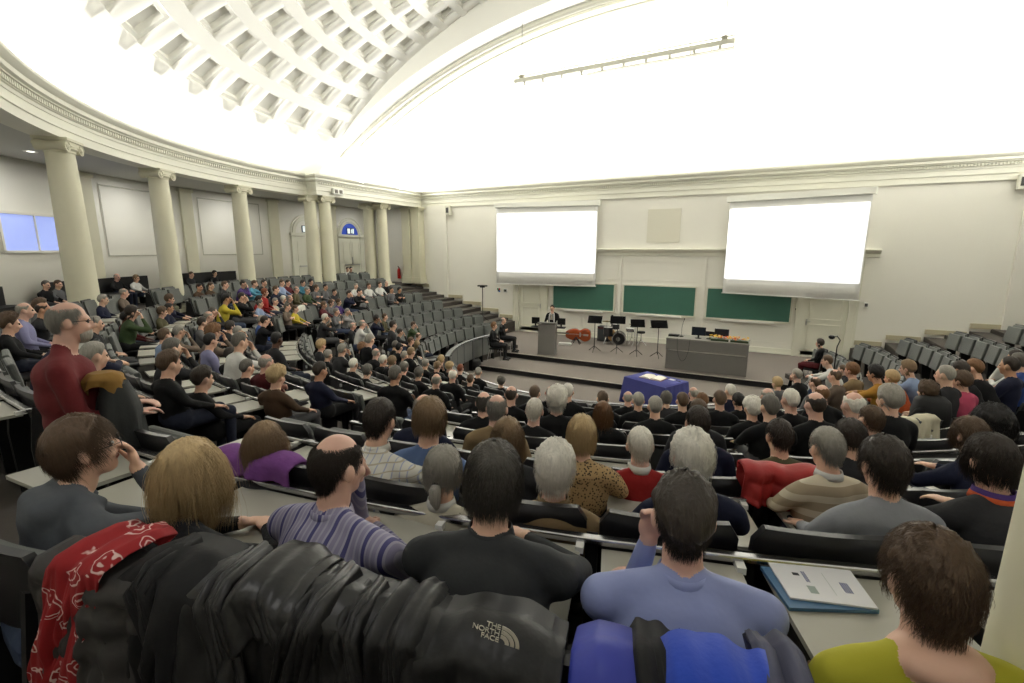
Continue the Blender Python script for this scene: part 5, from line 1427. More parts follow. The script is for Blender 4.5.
# ================= THINGS ON THE DESKS AND SEATS =================
def on_plane(px, py, z): r = ray(px, py); t = (z-ZC)/r.z; return Vector((r.x*t, r.y*t, z))
def slab(name, pxs, z, th, mt, label, cat, extra=None, group=None):
    P = [on_plane(x, y, z) for x, y in pxs]; c = sum(P, Vector())/len(P); n = len(P)
    m = MB(); vs = [p-c for p in P]+[p-c+Vector((0, 0, th)) for p in P]
    m.add(vs, [tuple(range(n-1, -1, -1)), tuple(range(n, 2*n))]+[(i, (i+1) % n, n+(i+1) % n, n+i) for i in range(n)])
    o = m.build(name, mt, None, False, c); tag(o, label, cat, group); return o, P, c
DZ = rowz(0)+.769
FOLD = mat('folder_blue', (66, 104, 140), .4); PAPER = mat('paper_white', (228, 228, 232), .7); INK = mat('ink_blue', (60, 70, 130), .7); INKD = mat('ink_dark', (60, 60, 66), .7); INKG = mat('ink_grey', (160, 172, 168), .7)
fo, _, _ = slab('folder', ((760, 569), (852, 578), (879, 614), (789, 611)), DZ, .012, FOLD, 'thin blue plastic folder under white papers on the near desk', 'folder')
dc, PP, cc = slab('document', ((767, 562), (850, 572), (878, 610), (790, 599)), DZ+.0135, .006, PAPER, 'stack of white printed papers on the blue folder, near desk at right', 'document')
def onq(u, v): return (PP[0]*(1-u)+PP[1]*u)*(1-v)+(PP[3]*(1-u)+PP[2]*u)*v - cc + Vector((0, 0, .0065))
for nm, mt, u0, u1, v0, v1 in (('printed_mark', INKD, .22, .30, .28, .36), ('printed_text', INK, .34, .39, .22, .52), ('printed_block', INKG, .30, .40, .62, .82), ('printed_text', INK, .74, .84, .42, .70), ('printed_line', INKG, .60, .605, .2, .8)):
    nr = 4 if 'text' in nm else 1
    m = MB()
    for q in range(nr):
        a, b = u0+(u1-u0)*q/nr, u0+(u1-u0)*(q+.6)/nr if nr > 1 else u1
        m.add([onq(a, v0), onq(b, v0), onq(b, v1), onq(a, v1)], [(0, 1, 2, 3)])
    m.build(nm, mt, dc)
slab('folder', ((985, 512), (1012, 510), (1020, 524), (990, 528)), rowz(1)+.769, .01, FOLD, 'blue folder on the desk at the right edge of the photo', 'folder')
slab('paper_sheet', ((940, 487), (962, 480), (990, 484), (965, 494)), rowz(2)+.769, .003, mat('paper_pale_blue', (196, 210, 226), .7), 'pale blue paper before the brown bob-haired person at right', 'paper')
for k, (x, y, j, lb) in enumerate(((655, 428, 4, 'crumpled white paper on an empty desk behind the blue-draped table'), (746, 424, 3, 'white leaflet on empty desk right of the centre rows'), (478, 437, 3, 'white leaflet on desk left of the tan jacket'))):
    z = rowz(j)+.77; slab('leaflet', ((x-5, y+1), (x+4, y-2), (x+8, y+1), (x-1, y+3)), z, .006, PAPER, lb, 'leaflet', None, 'leaflets on desks')
# scarf, red jacket and small coats on seats farther down
def cloth_on_seat(name, px, py, j, mt, label, cat, wdeg=2.4, drop=.3, seed=1, infront=.2, amp=.03, **k):
    r = ray(px, py); ts = on_circle(r.x, r.y, ROWR[j]); t = min(ts, key=lambda q: abs(ZC+r.z*q-(rowz(j)+.86))); a = ang_of((r.x*t, r.y*t))
    return drape(name, a-wdeg/2, a+wdeg/2, j, mt, label, cat, seed, drop=drop, amp=amp, infront=infront, n=30, **k)
cloth_on_seat('scarf', 258, 474, 0, mat('scarf_purple', (110, 62, 128), .9, noise=.2, nscale=20, bump=.6, bscale=30), 'purple scarf over the seat of the long-haired person behind blond one', 'scarf', 2.3, .10, 3, amp=.03, top=-.01)
cloth_on_seat('red_jacket', 781, 470, 1, mat('jacket_red', (150, 34, 34), .6, noise=.1, bump=.5, bscale=12), 'bright red jacket bundled over a seat right of centre', 'jacket', 2.0, .2, 7, amp=.06, top=.06, puff=.02)
cloth_on_seat('cream_coat', 925, 388, 4, mat('coat_cream', (186, 180, 158), .9, noise=.1, bump=.5, bscale=12), 'cream coat over a seat back among the right-hand rows', 'coat', 3.2, .5, 9, amp=.04, top=.04)
cloth_on_seat('navy_coat', 905, 395, 4, mat('coat_navy', (28, 32, 52), .8, noise=.1), 'dark navy coat over the seat beside the cream coat', 'coat', 3.2, .5, 12, amp=.04, top=.03)
cloth_on_seat('white_coat', 300, 322, 3, mat('coat_white', (200, 200, 190), .9, noise=.1), 'white coat over a seat back beside the left aisle', 'coat', 3, .5, 19, amp=.04, top=.04)
def bag(name, px, py, z, mt, label, cat, s=(.3, .18, .26)):
    p = on_plane(px, py, z); e = empty(name, p, rng.uniform(0, 3), label, cat)
    m = MB(); n = 12
    rows = []
    for q, (k, zz) in enumerate(((.8, 0), (1.0, .1), (1.02, .5), (.9, .85), (.55, 1.0), (.1, 1.03))): rows.append([(s[0]/2*k*math.copysign(abs(math.cos(t))**.6, math.cos(t)), s[1]/2*k*math.copysign(abs(math.sin(t))**.6, math.sin(t)), s[2]*zz+.01*math.sin(5*t+q)) for t in np.linspace(0, 2*math.pi, n+1)[:-1]])
    m.grid(rows, 0, close=True); m.add(rows[0], [tuple(range(n))]); m.build('bag_body', mt, e, True)
    m = MB(); m.tube([(-.08, 0, s[2]*.95), (-.05, 0, s[2]+.09), (.05, 0, s[2]+.09), (.08, 0, s[2]*.95)], .009, 6); m.build('bag_handle', BLACKM, e)
bag('handbag', 221, 321, rowz(2)+.46, mat('bag_pink', (150, 50, 90), .5), 'pink bag in the lap of the person in yellow', 'bag')
bag('orange_bag', 408, 301, rowz(3)+.5, mat('bag_orange', (214, 80, 40), .5), 'orange bag beside the dark-haired person in black on the left rows', 'bag', (.4, .2, .2))
bag('backpack', 476, 369, .0, mat('bag_black', (20, 20, 22), .7), 'black bag on the floor at the end of the left front desk', 'bag', (.5, .35, .35))
bag('backpack', 928, 440-14, rowz(3)+.46, mat('bag_black', (20, 20, 22), .7), 'black backpack on a seat between the rows at right', 'bag', (.4, .3, .4))
# ================= THE STANDING MAN IN THE AISLE =================
r = ray(70, 322); t = 2.65; x, y = r.x*t, r.y*t; F, hc = standing(bulk=1.2); me = F.mesh('body', .008, 6, BASEM)
s_ = .98; fz = ZC+r.z*t-hc.z*s_
rz = R_(-22); rzm = Matrix.Rotation(rz, 3, 'Z'); off = rzm @ V((hc.x, hc.y, 0))
e = empty('person', (x-off.x, y-off.y, max(fz, rowz(2))), rz, 'standing older person in maroon sweater and glasses, coats over the arm, left aisle', 'person'); e.scale = (s_, s_, s_)
b = bpy.data.objects.new('body', me); sc.collection.objects.link(b); b.parent = e
setm(b, 0, SKIN['pink']); setm(b, 1, mat('sweater_maroon', (92, 22, 26), .9, noise=.1, nscale=30, bump=.5, bscale=16)); setm(b, 2, TRO['black'])
h = bpy.data.objects.new('hair', strands('bald', 3000, 5, rad=.0011)); sc.collection.objects.link(h); h.parent = e; h.location = hc; h.scale = (.93, .93, .93); setm(h, 0, HAIRM['grey'])
PS = dict(obj=e, hcl=hc, hrot=h.rotation_euler.copy()); glasses(PS)
m = MB()                                                    # short grey beard
rows = []
for q, (k, z) in enumerate(((.052, -.055), (.054, -.08), (.047, -.108), (.025, -.128), (.003, -.132))): rows.append([(k*math.sin(t), .036+k*1.18*math.cos(t), z+.004*math.sin(9*t)) for t in np.linspace(-1.55, 1.55, 18)])
m.grid(rows); o = m.build('beard', HAIRM['grey'], e, True, tuple(hc)); so = o.modifiers.new('solid', 'SOLIDIFY'); so.thickness = .008; o.scale = (.93, .93, .93)
# coats over his arm
def hung(nm, mt, lab, c, w_, d_, h_, seed, rz2):
    g = random.Random(seed); m = MB(); rows = []; n = 30
    for q in range(16):
        v = q/15; row = []
        for i in range(n):
            t = 2*math.pi*i/n; k = (.55+.45*math.sin(min(1, v*2.2)*math.pi/2))*(1-.12*v); fo = 1+.16*math.sin(t*5+seed+v*2)*(v+.2)+.10*math.sin(t*11+seed*3+v*3)*(v+.1)
            row.append((w_/2*k*fo*math.cos(t), d_/2*k*fo*math.sin(t), h_*(1-v)+.03*math.sin(t*3+seed)*v))
        rows.append(row)
    m.grid(rows, 0, close=True); m.add(rows[0], [tuple(range(n))]); o = m.build(nm, mt, None, True, c, rz2); return tag(o, lab, 'coat')
ax = Vector((x, y, 0)); fw = rzm @ V((0, 1, 0)); rt = rzm @ V((1, 0, 0)); base = Vector((x-off.x, y-off.y, 0))
pz = e.location.z
hung('dark_coat', mat('coat_darkgrey', (38, 40, 40), .8, noise=.15, bump=.5, bscale=12), 'dark grey coat hanging over the standing man\'s forearm', base+fw*.20+rt*.16+Vector((0, 0, pz+.74)), .27, .22, .5, 4, rz)
hung('mustard_coat', mat('coat_mustard', (128, 96, 42), .85, noise=.15, bump=.5, bscale=12), 'mustard coloured garment on top of the dark coat on his arm', base+fw*.15+rt*.16+Vector((0, 0, pz+1.22)), .2, .2, .09, 9, rz)
# ================= ON THE STAGE =================
GREYW = mat('lectern_grey', (112, 110, 106), .5, noise=.06, nscale=20); BLK = mat('black_plastic', (14, 14, 15), .5, spec=.2)
rz_s = R_(4)
# lectern
lx, ly = -6.88, 15.78
e = empty('lectern', (lx, ly, STZ), R_(12), 'tall grey lectern at the left of the stage with a speaker behind it', 'lectern')
m = MB(); m.box((0, 0, .56), (.62, .42, 1.12)); m.box((0, 0, .02), (.66, .46, .04)); o = m.build('lectern_body', GREYW, e); bevel(o, .008)
m = MB(); m.box((0, .02, 1.15), (.68, .5, .035), 0, 0, Matrix.Rotation(R_(-6), 4, 'X')); m.build('lectern_top', GREYW, e)
m = MB(); m.tube([(.05, -.1, 1.15), (.05, -.12, 1.3), (.04, -.05, 1.42)], .008, 6); m.lathe([(.006, 0), (.014, .02), (.012, .05)], (.04, -.05, 1.41), 8); m.build('microphone', BLK, e)
for s in (-1, 1):
    m = MB(); m.box((s*.48, .12, .98), (.3, .3, .03)); m.tube([(s*.48, .15, .98), (s*.48, .15, 1.1)], .02, 8); m.build('side_shelf', BLK, e)
def monitor(name, loc, rz, w_, h_, label, cat='monitor', group=None):
    e = empty(name, loc, rz, label, cat, group)
    m = MB(); m.box((0, 0, .09+h_/2), (w_, .035, h_)); o = m.build('screen_housing', BLK, e); bevel(o, .006)
    m = MB(); m.box((0, .02, .09+h_/2), (w_*.92, .004, h_*.86)); m.build('display', mat('display_dark', (30, 36, 46), .2), e)
    m = MB(); m.box((0, -.02, .07), (.05, .03, .14)); m.lathe([(.1, 0), (.1, .012), (.04, .02)], n=16); m.build('monitor_stand', BLK, e)
    return e
for s, lb in ((-1, 'black monitor on the left side shelf of the lectern'), (1, 'black monitor on the right side shelf of the lectern')):
    c = Matrix.Rotation(R_(12), 3, 'Z') @ V((s*.48, .12, 0)); monitor('monitor', (lx+c.x, ly+c.y, STZ+.995), R_(12), .3, .24, lb, group='monitors beside the lectern')
def simple_person(pose, loc, rz, top, tro, hcn, st, label, skin='pale', s=1.0, stand=False, tie=None):
    if stand:
        F, hc = standing(pose='read'); me = F.mesh('body', .0125, 3, BASEM)
    else: me, hc = body_proto(pose)
    e = empty('person', loc, rz, label, 'person'); e.scale = (s, s, s); b = bpy.data.objects.new('body', me); sc.collection.objects.link(b); b.parent = e
    setm(b, 0, SKIN[skin]); setm(b, 1, topm(top)); setm(b, 2, TRO[tro])
    h = bpy.data.objects.new('hair', hair_proto(st)); sc.collection.objects.link(h); h.parent = e; h.location = hc; setm(h, 0, HAIRM[hcn]); return e, hc
sp, hc = simple_person('read', (lx-.08, ly+.62, STZ), R_(188), 'black', 'black', 'dark', 'short', 'speaker in dark suit and white academic sash reading at the lectern', stand=True)
m = MB()
for s in (-1, 1):
    m.tube([(s*.06, .02, 1.46), (s*.09, .125, 1.36), (s*.10, .145, 1.2), (s*.11, .15, 1.0)], [.02, .032, .035, .035], 8, flat=.4)
m.build('sash', topm('white'), sp, True)
m = MB(); m.add([(-.03, .128, 1.42), (.03, .128, 1.42), (.045, .15, 1.2), (-.045, .15, 1.2)], [(0, 1, 2, 3)]); m.build('shirt_front', topm('white'), sp)
m = MB(); m.box((0, .15, 1.3), (.03, .01, .2)); m.build('tie', topm('tan'), sp)
glasses(dict(obj=sp, hcl=hc, hrot=Matrix.Identity(3).to_euler()))
# chairs with two seated guests at the left end, one at the right end
def chair(loc, rz, label):
    e = empty('chair', loc, rz, label, 'chair', 'loose chairs on the stage')
    m = MB(); m.box((0, .12, .42), (.44, .42, .04)); o = m.build('seat', BLK, e); bevel(o, .01)
    m = MB(); m.box((0, -.12, .68), (.42, .03, .3)); o = m.build('backrest', BLK, e); bevel(o, .01)
    for sx in (-1, 1):
        m = MB(); m.tube([(sx*.2, .3, .42), (sx*.21, .33, .01)], .012, 6); m.build('leg', METAL, e)
        m = MB(); m.tube([(sx*.2, -.12, .8), (sx*.2, -.08, .42), (sx*.21, -.16, .01)], .012, 6); m.build('leg', METAL, e)
for (px, py, top, tro, hcn, st, pose, lb, lc) in ((493, 325.5, 'black', 'black', 'ginger', 'medium', 'lap', 'seated person with reddish hair in black robe, left end of stage', 'black chair at the stage left end under the reddish-haired person'),
      (503, 320, 'black', 'black', 'grey', 'bald', 'fold', 'seated balding person in dark suit beside the reddish-haired one on stage', 'black chair under the balding person in the dark suit'),
      (821.5, 343, 'black', 'black', 'dark', 'bob', 'lap', 'seated person with dark bob in black at the right end of stage', 'black chair at the right end of the stage')):
    p = on_plane(px, py, STZ+1.2); rz = R_(-72) if px < 600 else R_(68)
    if px < 600: p = p + Vector((0, 0, 0))
    chair((p.x, p.y, STZ), rz, lc); q, _ = simple_person(pose, (p.x, p.y, STZ+.0), rz, top, tro, hcn, st, lb, s=1.0)
    if px > 600: setm(q.children[0], 2, topm('maroon'))
# tall T-shaped stand
p = on_plane(483, 345, STZ); t = ray(483, 343); k = 17.6/t.y; bx, by = t.x*k, 17.6
e = empty('light_stand', (bx, by, max(STZ, fl(math.hypot(bx-CX, by-CY)))), R_(20), 'tall black T-shaped stand near the left wall end', 'stand')
zt = ZC+ray(483, 285).z*k-e.location.z
m = MB(); m.tube([(0, 0, 0), (0, 0, zt)], .022, 8); m.build('pole', mat('pole_grey', (70, 70, 68), .4), e)
m = MB(); m.box((0, 0, zt), (.42, .12, .06)); m.box((0, 0, zt-.05), (.2, .1, .05)); m.build('crossbar', BLK, e)
m = MB()
for q in range(3): m.tube([(0, 0, .25), (.28*math.cos(q*2.1), .28*math.sin(q*2.1), .015)], .01, 6)
m.build('tripod_foot', BLK, e)
# music stands
for i, (bx, by, tx, ty, w_, lb) in enumerate(((594, 351.5, 594.5, 321, .52, 'leftmost black music stand, before the amplifier'), (616.5, 353, 617, 321.5, .55, 'black music stand before the bass drum'), (636, 355.5, 639.5, 325, .5, 'black music stand third from left, before the cymbals'), (657, 357.7, 661, 326, .58, 'rightmost and nearest black music stand'))):
    p = on_plane(bx, by, STZ); r = ray(tx, ty); h_ = ZC+r.z*(p.y/r.y)-STZ
    e = empty('music_stand', p, R_(8+6*i), lb, 'music stand', 'music stands on the stage')
    m = MB(); m.tube([(0, 0, .12), (0, 0, h_)], .014, 8); m.build('pole', BLK, e)
    for q in range(3):
        m = MB(); m.tube([(0, 0, .22), (.26*math.cos(q*2.094+.5), .26*math.sin(q*2.094+.5), .012)], .01, 6); m.build('leg', BLK, e)
    m = MB(); m.box((0, -.02, h_+.06), (w_, .015, .32), 0, 0, Matrix.Rotation(R_(-38), 4, 'X')); m.box((0, .06, h_-.08), (w_, .07, .012)); m.build('sheet_rest', mat('stand_black', (7, 7, 8), .85, spec=.08), e)
# amplifier
p = on_plane(604, 341, STZ); e = empty('amplifier', p, R_(-8), 'black bass amplifier standing behind the leftmost music stand', 'amplifier')
m = MB(); m.box((0, 0, .33), (.5, .32, .62)); o = m.build('cabinet', mat('amp_vinyl', (38, 38, 40), .7), e); bevel(o, .012)
m = MB(); m.box((0, -.165, .29), (.44, .01, .46)); m.build('grille_cloth', mat('amp_grille', (58, 62, 64), .8), e)
m = MB(); m.box((0, -.165, .57), (.44, .012, .07)); m.build('control_panel', mat('amp_panel', (70, 30, 28), .4), e)
# double bass lying on its side on a stand
p = on_plane(576, 343.5, STZ); e = empty('double_bass', p+Vector((0, .25, .0)), R_(10), 'orange-brown double bass lying on its side behind the lectern', 'double bass')
VARN = mat('bass_varnish', (150, 66, 30), .25, noise=.15, nscale=5, coat=.5)
ol = []
for t in np.linspace(0, 2*math.pi, 48, endpoint=False):
    c, s = math.cos(t), math.sin(t); w_ = .27+.05*c - .10*math.exp(-((c-.12)/.22)**2); ol.append((c*.52, w_*(1 if s > 0 else -1)*min(1, abs(s)**.55)))
m = MB(); rows = []
for yy, k in ((-.12, .0), (-.115, .7), (-.1, .97), (-.09, 1), (.07, 1), (.08, .97), (.095, .7), (.10, .0)): rows.append([(x*k, yy, .34+z*k) for x, z in ol])
m.grid(rows, 0, close=True); m.build('bass_body', VARN, e, 50)
m = MB(); m.box((-.75, -.12, .38), (.75, .05, .06)); m.tube([(-1.1, -.1, .38), (-1.25, -.1, .4), (-1.3, -.08, .44), (-1.25, -.06, .46)], .03, 8); m.build('neck', mat('ebony', (30, 24, 20), .35), e)
m = MB(); m.box((.1, -.15, .36), (.05, .06, .16)); m.box((.33, -.14, .35), (.2, .02, .07))
for q in range(4): m.tube([(-1.1, -.15, .365+.01*q), (.1, -.18, .35+.012*q), (.4, -.14, .35+.01*q)], .003, 4)
m.build('strings', mat('string_grey', (150, 150, 140), .3), e)
m = MB()
for s in (-1, 1):
    m.tube([(.02+s*.2, -.4, .01), (.02, -.28, .28)], .018, 6); m.tube([(.02+s*.16, -.16, .01), (.02, -.28, .28)], .018, 6)
o = m.build('instrument_stand', BLK, None, False, p+Vector((0, .22, 0))); tag(o, 'small black folding instrument stand before the double bass', 'instrument stand')
p = on_plane(565, 345, STZ); m = MB(); m.box((0, 0, .05), (.5, .2, .09)); o = m.build('white_case', mat('case_white', (205, 205, 200), .5), None, False, p, R_(8)); bevel(o, .01); tag(o, 'low white box on the floor right of the lectern', 'box')
# drum kit
p = on_plane(618.5, 346, STZ); e = empty('drum_kit', p, R_(14), 'small drum kit with black-fronted bass drum behind the music stands', 'drum kit')
CH = mat('chrome', (200, 200, 202), .15, 1); WRAP = mat('drum_wrap', (60, 60, 62), .25, .3)
m = MB(); m.lathe([(.25, -.02), (.27, -.02), (.27, .4), (.25, .4)], (0, 0, .29), 32, axis='y'); d = m.build('bass_drum', WRAP, e, 40)
m = MB(); m.lathe([(.001, -.025), (.235, -.025)], (0, 0, .29), 32, axis='y', cap=False); m.build('front_head', mat('drum_head_black', (14, 14, 15), .3), d)
m = MB(); m.lathe([(.001, -.03), (.085, -.03)], (-.03, 0, .28), 24, axis='y', cap=False); m.build('head_port', mat('drum_port', (120, 116, 110), .5), d)
m = MB(); m.lathe([(.235, -.035), (.27, -.035), (.28, -.01), (.27, .0)], (0, 0, .29), 32, axis='y', cap=False); m.build('hoop', CH, d)
for nm, c, r, h_, mt in (('tom_drum', (-.14, .15, .66), .14, .2, WRAP), ('snare_drum', (.42, .35, .55), .17, .13, CH), ('floor_tom', (-.45, .4, .32), .19, .36, WRAP)):
    m = MB(); m.lathe([(r, 0), (r, h_)], c, 24); q = m.build(nm, mt, e, 40)
    m = MB(); m.lathe([(.001, h_+.002), (r*.96, h_+.002)], c, 24, cap=False); m.build('drum_head', mat('drum_head_white', (220, 220, 215), .5), q)
    m = MB()
    for k in range(3): m.tube([(c[0]+r*math.cos(k*2.1), c[1]+r*math.sin(k*2.1), c[2]), (c[0]+r*1.25*math.cos(k*2.1), c[1]+r*1.25*math.sin(k*2.1), .01)], .008, 5)
    m.build('drum_legs', CH, q)
BR = mat('cymbal_brass', (200, 160, 84), .25, .9)
for c, z, r in (((.62, .15), .98, .19), ((-.5, .25), .95, .2), ((.5, .6), .82, .15)):
    m = MB(); m.lathe([(.001, .02), (.03, .018), (.035, .006), (r, -.012)], (c[0], c[1], z), 26, cap=False); q = m.build('cymbal', BR, e, 40)
    m = MB(); m.tube([(c[0], c[1], .25), (c[0], c[1], z+.03)], .01, 6)
    for k in range(3): m.tube([(c[0], c[1], .3), (c[0]+.22*math.cos(k*2.1), c[1]+.22*math.sin(k*2.1), .01)], .008, 5)
    m.build('cymbal_stand', CH, q)
p2 = p+Vector((.75, .55, 0)); e2 = empty('drum_stool', p2, 0, 'round black drum stool right of the drum kit', 'stool')
m = MB(); m.lathe([(.15, .5), (.16, .53), (.15, .57)], n=20); m.build('seat', BLK, e2); m = MB(); m.tube([(0, 0, .2), (0, 0, .5)], .015, 6)
for k in range(3): m.tube([(0, 0, .25), (.22*math.cos(k*2.1), .22*math.sin(k*2.1), .01)], .01, 5)
m.build('tripod_legs', CH, e2)
p3 = p+Vector((-.45, .55, 0)); e3 = empty('guitar', p3, R_(-10), 'tan guitar leaning on its stand between amplifier and drums', 'guitar')
m = MB(); rows = []
for yy, k in ((-.045, 0), (-.04, .9), (-.03, 1), (.03, 1), (.04, .9), (.045, 0)): rows.append([(.17*k*math.sin(t)*(1-.25*math.exp(-((math.cos(t)-.2)/.3)**2)), yy, .32+.24*k*math.cos(t)) for t in np.linspace(0, 2*math.pi, 30, endpoint=False)])
m.grid(rows, 0, close=True); m.build('guitar_body', mat('guitar_wood', (178, 134, 80), .3), e3, 40); m = MB(); m.box((0, -.03, .8), (.05, .02, .55)); m.box((0, -.02, 1.1), (.08, .02, .12)); m.build('neck', mat('ebony', (30, 24, 20), .35), e3)
# long grey stage desk
PA, PB = on_plane(664.5, 368.5, STZ), on_plane(746, 377.5, STZ); d = PB-PA; ang = math.atan2(d.y, d.x); L = d.length; mid = (PA+PB)/2 + Vector((-math.sin(ang), math.cos(ang), 0))*.4
rt_ = ray(707, 340.5); DH = ZC+rt_.z*((mid.y-.4)/rt_.y)-STZ; DH = max(.85, min(1.02, DH))
e = empty('stage_desk', mid, ang, 'long grey presenter desk in the middle of the stage', 'desk')
m = MB(); m.box((0, -.37, DH*.31), (L-.04, .04, DH*.60)); m.build('front_panel', GREYW, e)
m = MB(); m.box((0, -.395, DH*.80), (L, .04, DH*.32)); m.build('upper_panel', GREYW, e)
m = MB(); m.box((0, 0, DH-.02), (L+.02, .84, .04)); o = m.build('desk_top', mat('desk_top_grey', (130, 128, 122), .4), e); bevel(o, .006)
for s in (-1, 1): m = MB(); m.box((s*(L/2-.03), 0, DH/2-.02), (.05, .76, DH-.04)); m.build('side_panel', GREYW, e)
TD = STZ+DH
def deskp(px, off=0): r = ray(px, 340); q = on_plane(px, 341, TD); return q+Vector((0, off, 0))
def on_desk(px, v):   # along the desk under this pixel, v across its depth
    best = None
    n = Vector((-math.sin(ang), math.cos(ang), 0)); u = Vector((math.cos(ang), math.sin(ang), 0)); base = mid+n*v; r = ray(px, 341)
    # intersect horizontal direction r with the line base+u*s
    den = r.x*u.y-r.y*u.x; s = (base.y*r.x-base.x*r.y)/(r.y*u.x-r.x*u.y); q = base+u*s; return Vector((q.x, q.y, TD))
monitor('monitor', on_desk(698, -.05), ang+math.pi, .42, .27, 'larger black monitor on the stage desk left of the flowers', group='monitors on the stage desk')
monitor('monitor', on_desk(721, .15), ang+math.pi, .42, .23, 'black monitor on the stage desk behind the flowers', group='monitors on the stage desk')
monitor('tablet_screen', on_desk(709.5, .0), ang+math.pi, .26, .15, 'small black screen between the two desk monitors', 'screen')
q = on_desk(681, 0); e = empty('desk_microphone', q, ang, 'thin gooseneck microphone on the left end of the stage desk', 'microphone')
m = MB(); m.lathe([(.07, 0), (.07, .02), (.02, .035)], n=14); m.build('base', BLK, e); m = MB(); m.tube([(0, 0, .03), (0, 0, .3), (.03, 0, .48), (.06, -.02, .56)], .006, 6); m.lathe([(.008, 0), (.014, .02), (.01, .06)], (.06, -.02, .55), 8); m.build('gooseneck', BLK, e)
m = MB(); m.box((0, 0, .03), (.32, .22, .05)); tag(m.build('document_camera', BLK, None, False, on_desk(673.5, 0), ang), 'flat black device at the far left of the stage desk', 'device')
FLC = [mat('petal_orange', (232, 120, 40), .6), mat('petal_yellow', (240, 196, 70), .6), mat('petal_red', (196, 60, 40), .6), mat('leaf_green', (66, 96, 48), .6), mat('petal_cream', (232, 214, 160), .6)]
for k, (px, lb) in enumerate(((719.5, 'left flower arrangement in orange and yellow on the stage desk'), (739.5, 'right flower arrangement in orange and yellow, at the desk end'))):
    q = on_desk(px, -.25); g = random.Random(k+3); e = empty('flower_arrangement', q, ang, lb, 'flowers', 'flower arrangements')
    m = MB(); m.box((0, 0, .03), (.5, .12, .06)); m.build('flower_tray', mat('tray_green', (50, 66, 40), .6), e)
    for j2 in range(26):
        m = MB(); c = V((g.uniform(-.3, .3), g.uniform(-.09, .09), .08+g.uniform(0, .09))); mi = g.choice([0, 0, 1, 1, 2, 4])
        for u in range(7):
            t = u*.9; dd = V((math.cos(t), math.sin(t), .5)).normalized(); v_, f_ = uvs(c+dd*.018, (.02, .02, .01), None, 6, 4); m.add(v_, f_)
        v_, f_ = uvs(c, (.014, .014, .014), None, 6, 4); m.add(v_, f_); m.build('flower', FLC[mi], e, True)
    m = MB()
    for j2 in range(40):
        c = V((g.uniform(-.34, .34), g.uniform(-.11, .11), .05+g.uniform(0, .05))); a = g.uniform(0, 6.3); d2 = V((math.cos(a), math.sin(a), .4))*.06; n2 = V((-math.sin(a), math.cos(a), 0))*.014
        m.add([c, c+d2*.5+n2, c+d2, c+d2*.5-n2], [(0, 1, 2, 3)])
    m.build('foliage', FLC[3], e)
q = on_desk(748, -.2); m = MB(); m.lathe([(.001, .005), (.03, 0), (.035, .12), (.03, .12), (.026, .01)], (0, 0, 0), 14, cap=False); tag(m.build('drinking_glass', mat('glass_pale', (220, 225, 225), .1), None, True, q), 'pale drinking glass at the right end of the stage desk', 'glass')
# cables hanging down the desk front
m = MB(); n = Vector((-math.sin(ang), math.cos(ang), 0)); u = Vector((math.cos(ang), math.sin(ang), 0)); A = on_desk(677, -.42); B = on_desk(690, -.42)
pts = []
for t in np.linspace(0, 1, 20): pts.append(A*(1-t)+B*t+Vector((0, 0, -.72*math.sin(math.pi*t)**.45)))
m.tube([(p.x-n.x*.0, p.y, p.z+.01) for p in pts], .006, 5); tag(m.build('cable', BLK), 'black cable looping down the front of the stage desk', 'cable')
# blue-draped table with an open book
c4 = [on_plane(x, y, .78) for x, y in ((630, 375), (663, 386), (684, 383), (648, 373))]
cen = sum(c4, Vector())/4; ex_ = (c4[1]-c4[0]); ang2 = math.atan2(ex_.y, ex_.x); W2, D2 = 1.25, .85
ang2 = R_(-26); W2, D2 = 1.3, .95
e = empty('table', (cen.x, cen.y, 0), ang2, 'small table hidden under the blue cloth before the stage', 'table')
m = MB(); m.box((0, 0, .755), (W2, D2, .03)); m.build('table_top', mat('table_wood', (120, 100, 80), .5), e)
for sx in (-1, 1):
    for sy in (-1, 1): m = MB(); m.box((sx*(W2/2-.06), sy*(D2/2-.06), .37), (.04, .04, .74)); m.build('leg', METAL, e)
BLUEC = mat('cloth_royal_blue', (62, 66, 132), .85, noise=.08, nscale=4, bump=.3, bscale=10)
m = MB(); rows = []; N4 = 26
def rect(t, w_, d_):
    P4 = [(-w_, -d_), (w_, -d_), (w_, d_), (-w_, d_)]; q = (t*4) % 4; i = int(q); f = q-i; a, b = P4[i], P4[(i+1) % 4]; return a[0]+(b[0]-a[0])*f, a[1]+(b[1]-a[1])*f
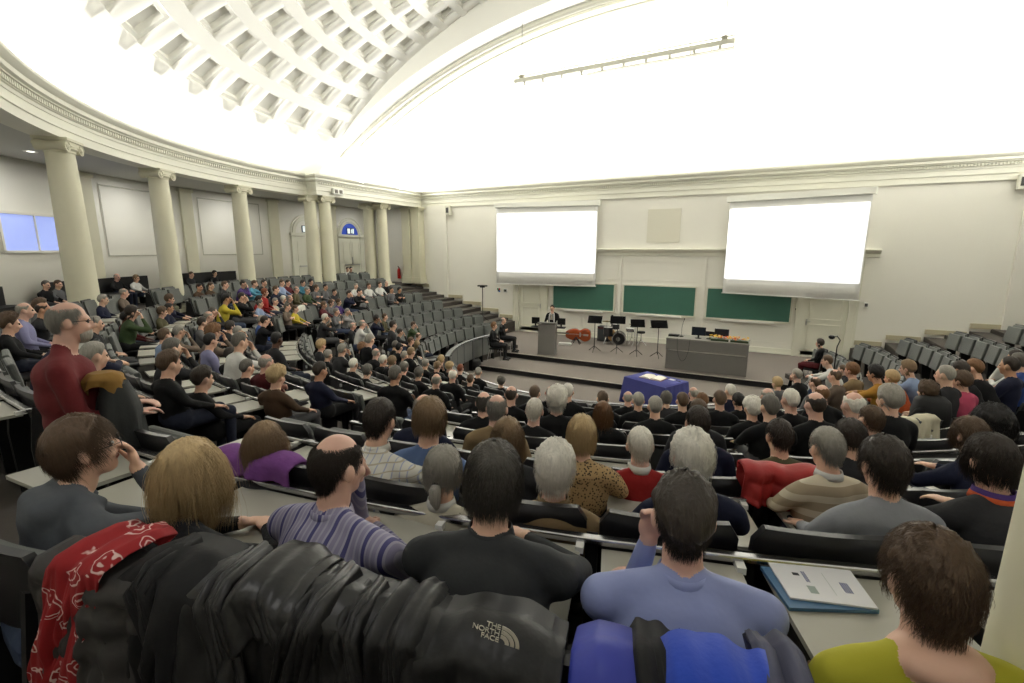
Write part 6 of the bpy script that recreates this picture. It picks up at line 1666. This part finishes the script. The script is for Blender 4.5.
for z, ex2, fo in ((.785, 0, 0), (.778, .012, 0), (.6, .03, .25), (.35, .05, .7), (.08, .075, 1)):
    row = []
    for i in range(N4*4):
        t = i/(N4*4); x, y = rect(t, W2/2+ex2, D2/2+ex2); f = 1+fo*.028*math.sin(t*math.pi*2*14)+fo*.02*math.sin(t*math.pi*2*23+1); row.append((x*f, y*f, z + (.0 if z > .1 else .03*math.sin(t*math.pi*8)**2)))
    rows.append(row)
m.grid(rows, 0, close=True); m.add(rows[0], [tuple(range(N4*4))]); o = m.build('tablecloth', BLUEC, None, 30, (cen.x, cen.y, 0), ang2); so = o.modifiers.new('solid', 'SOLIDIFY'); so.thickness = .004; so.offset = -1
tag(o, 'royal blue cloth draped over the table before the stage', 'tablecloth')
e = empty('open_book', (cen.x-.08, cen.y+.05, .79), ang2+R_(12), 'large open book with white pages on the blue-draped table', 'book')
m = MB()
for s in (-1, 1):
    rows = [[(s*x, y, .004+h_) for x, h_ in ((.004, .006), (.05, .035), (.15, .04), (.25, .026), (.3, .012))] for y in (-.2, .2)]; m.grid(rows); m.grid([[(s*x, -.2, 0.003) for x in (.004, .05, .15, .25, .3)], rows[0]]); m.grid([[(s*x, .2, 0.003) for x in (.004, .05, .15, .25, .3)], rows[1]])
m.build('pages', mat('book_pages', (226, 220, 208), .7), e)
m = MB(); m.box((0, 0, .002), (.64, .43, .006)); m.build('book_cover', mat('book_cover', (120, 60, 40), .5), e)
p = on_plane(678.5, 381.5, .79); m = MB(); m.tube([(-.07, 0, .006), (.07, 0, .006)], .007, 8); tag(m.build('pen', BLK, None, False, p, ang2), 'black pen on the blue cloth right of the open book', 'pen')
p = on_plane(672, 379.8, .79); m = MB(); m.box((0, 0, .004), (.16, .11, .003)); tag(m.build('paper_card', PAPER, None, False, p, ang2), 'small white card between the book and the pen', 'card')
# desk lamp-like monitor stand at the right end of the front row
p = on_plane(835, 362, rowz(7)+.8); e = empty('reading_lamp', (p.x, p.y, rowz(7)+.2), R_(0), 'small black gooseneck lamp rising over the right end of front desk', 'lamp')
m = MB(); m.tube([(0, 0, 0), (0, 0, 1.0), (.05, 0, 1.18), (-.03, 0, 1.28), (-.1, 0, 1.24)], .014, 8); m.build('gooseneck', BLK, e); m = MB(); m.lathe([(.03, -.05), (.07, -.02), (.075, .03), (.04, .05)], (-.14, 0, 1.24), 14); m.build('lamp_head', BLK, e)
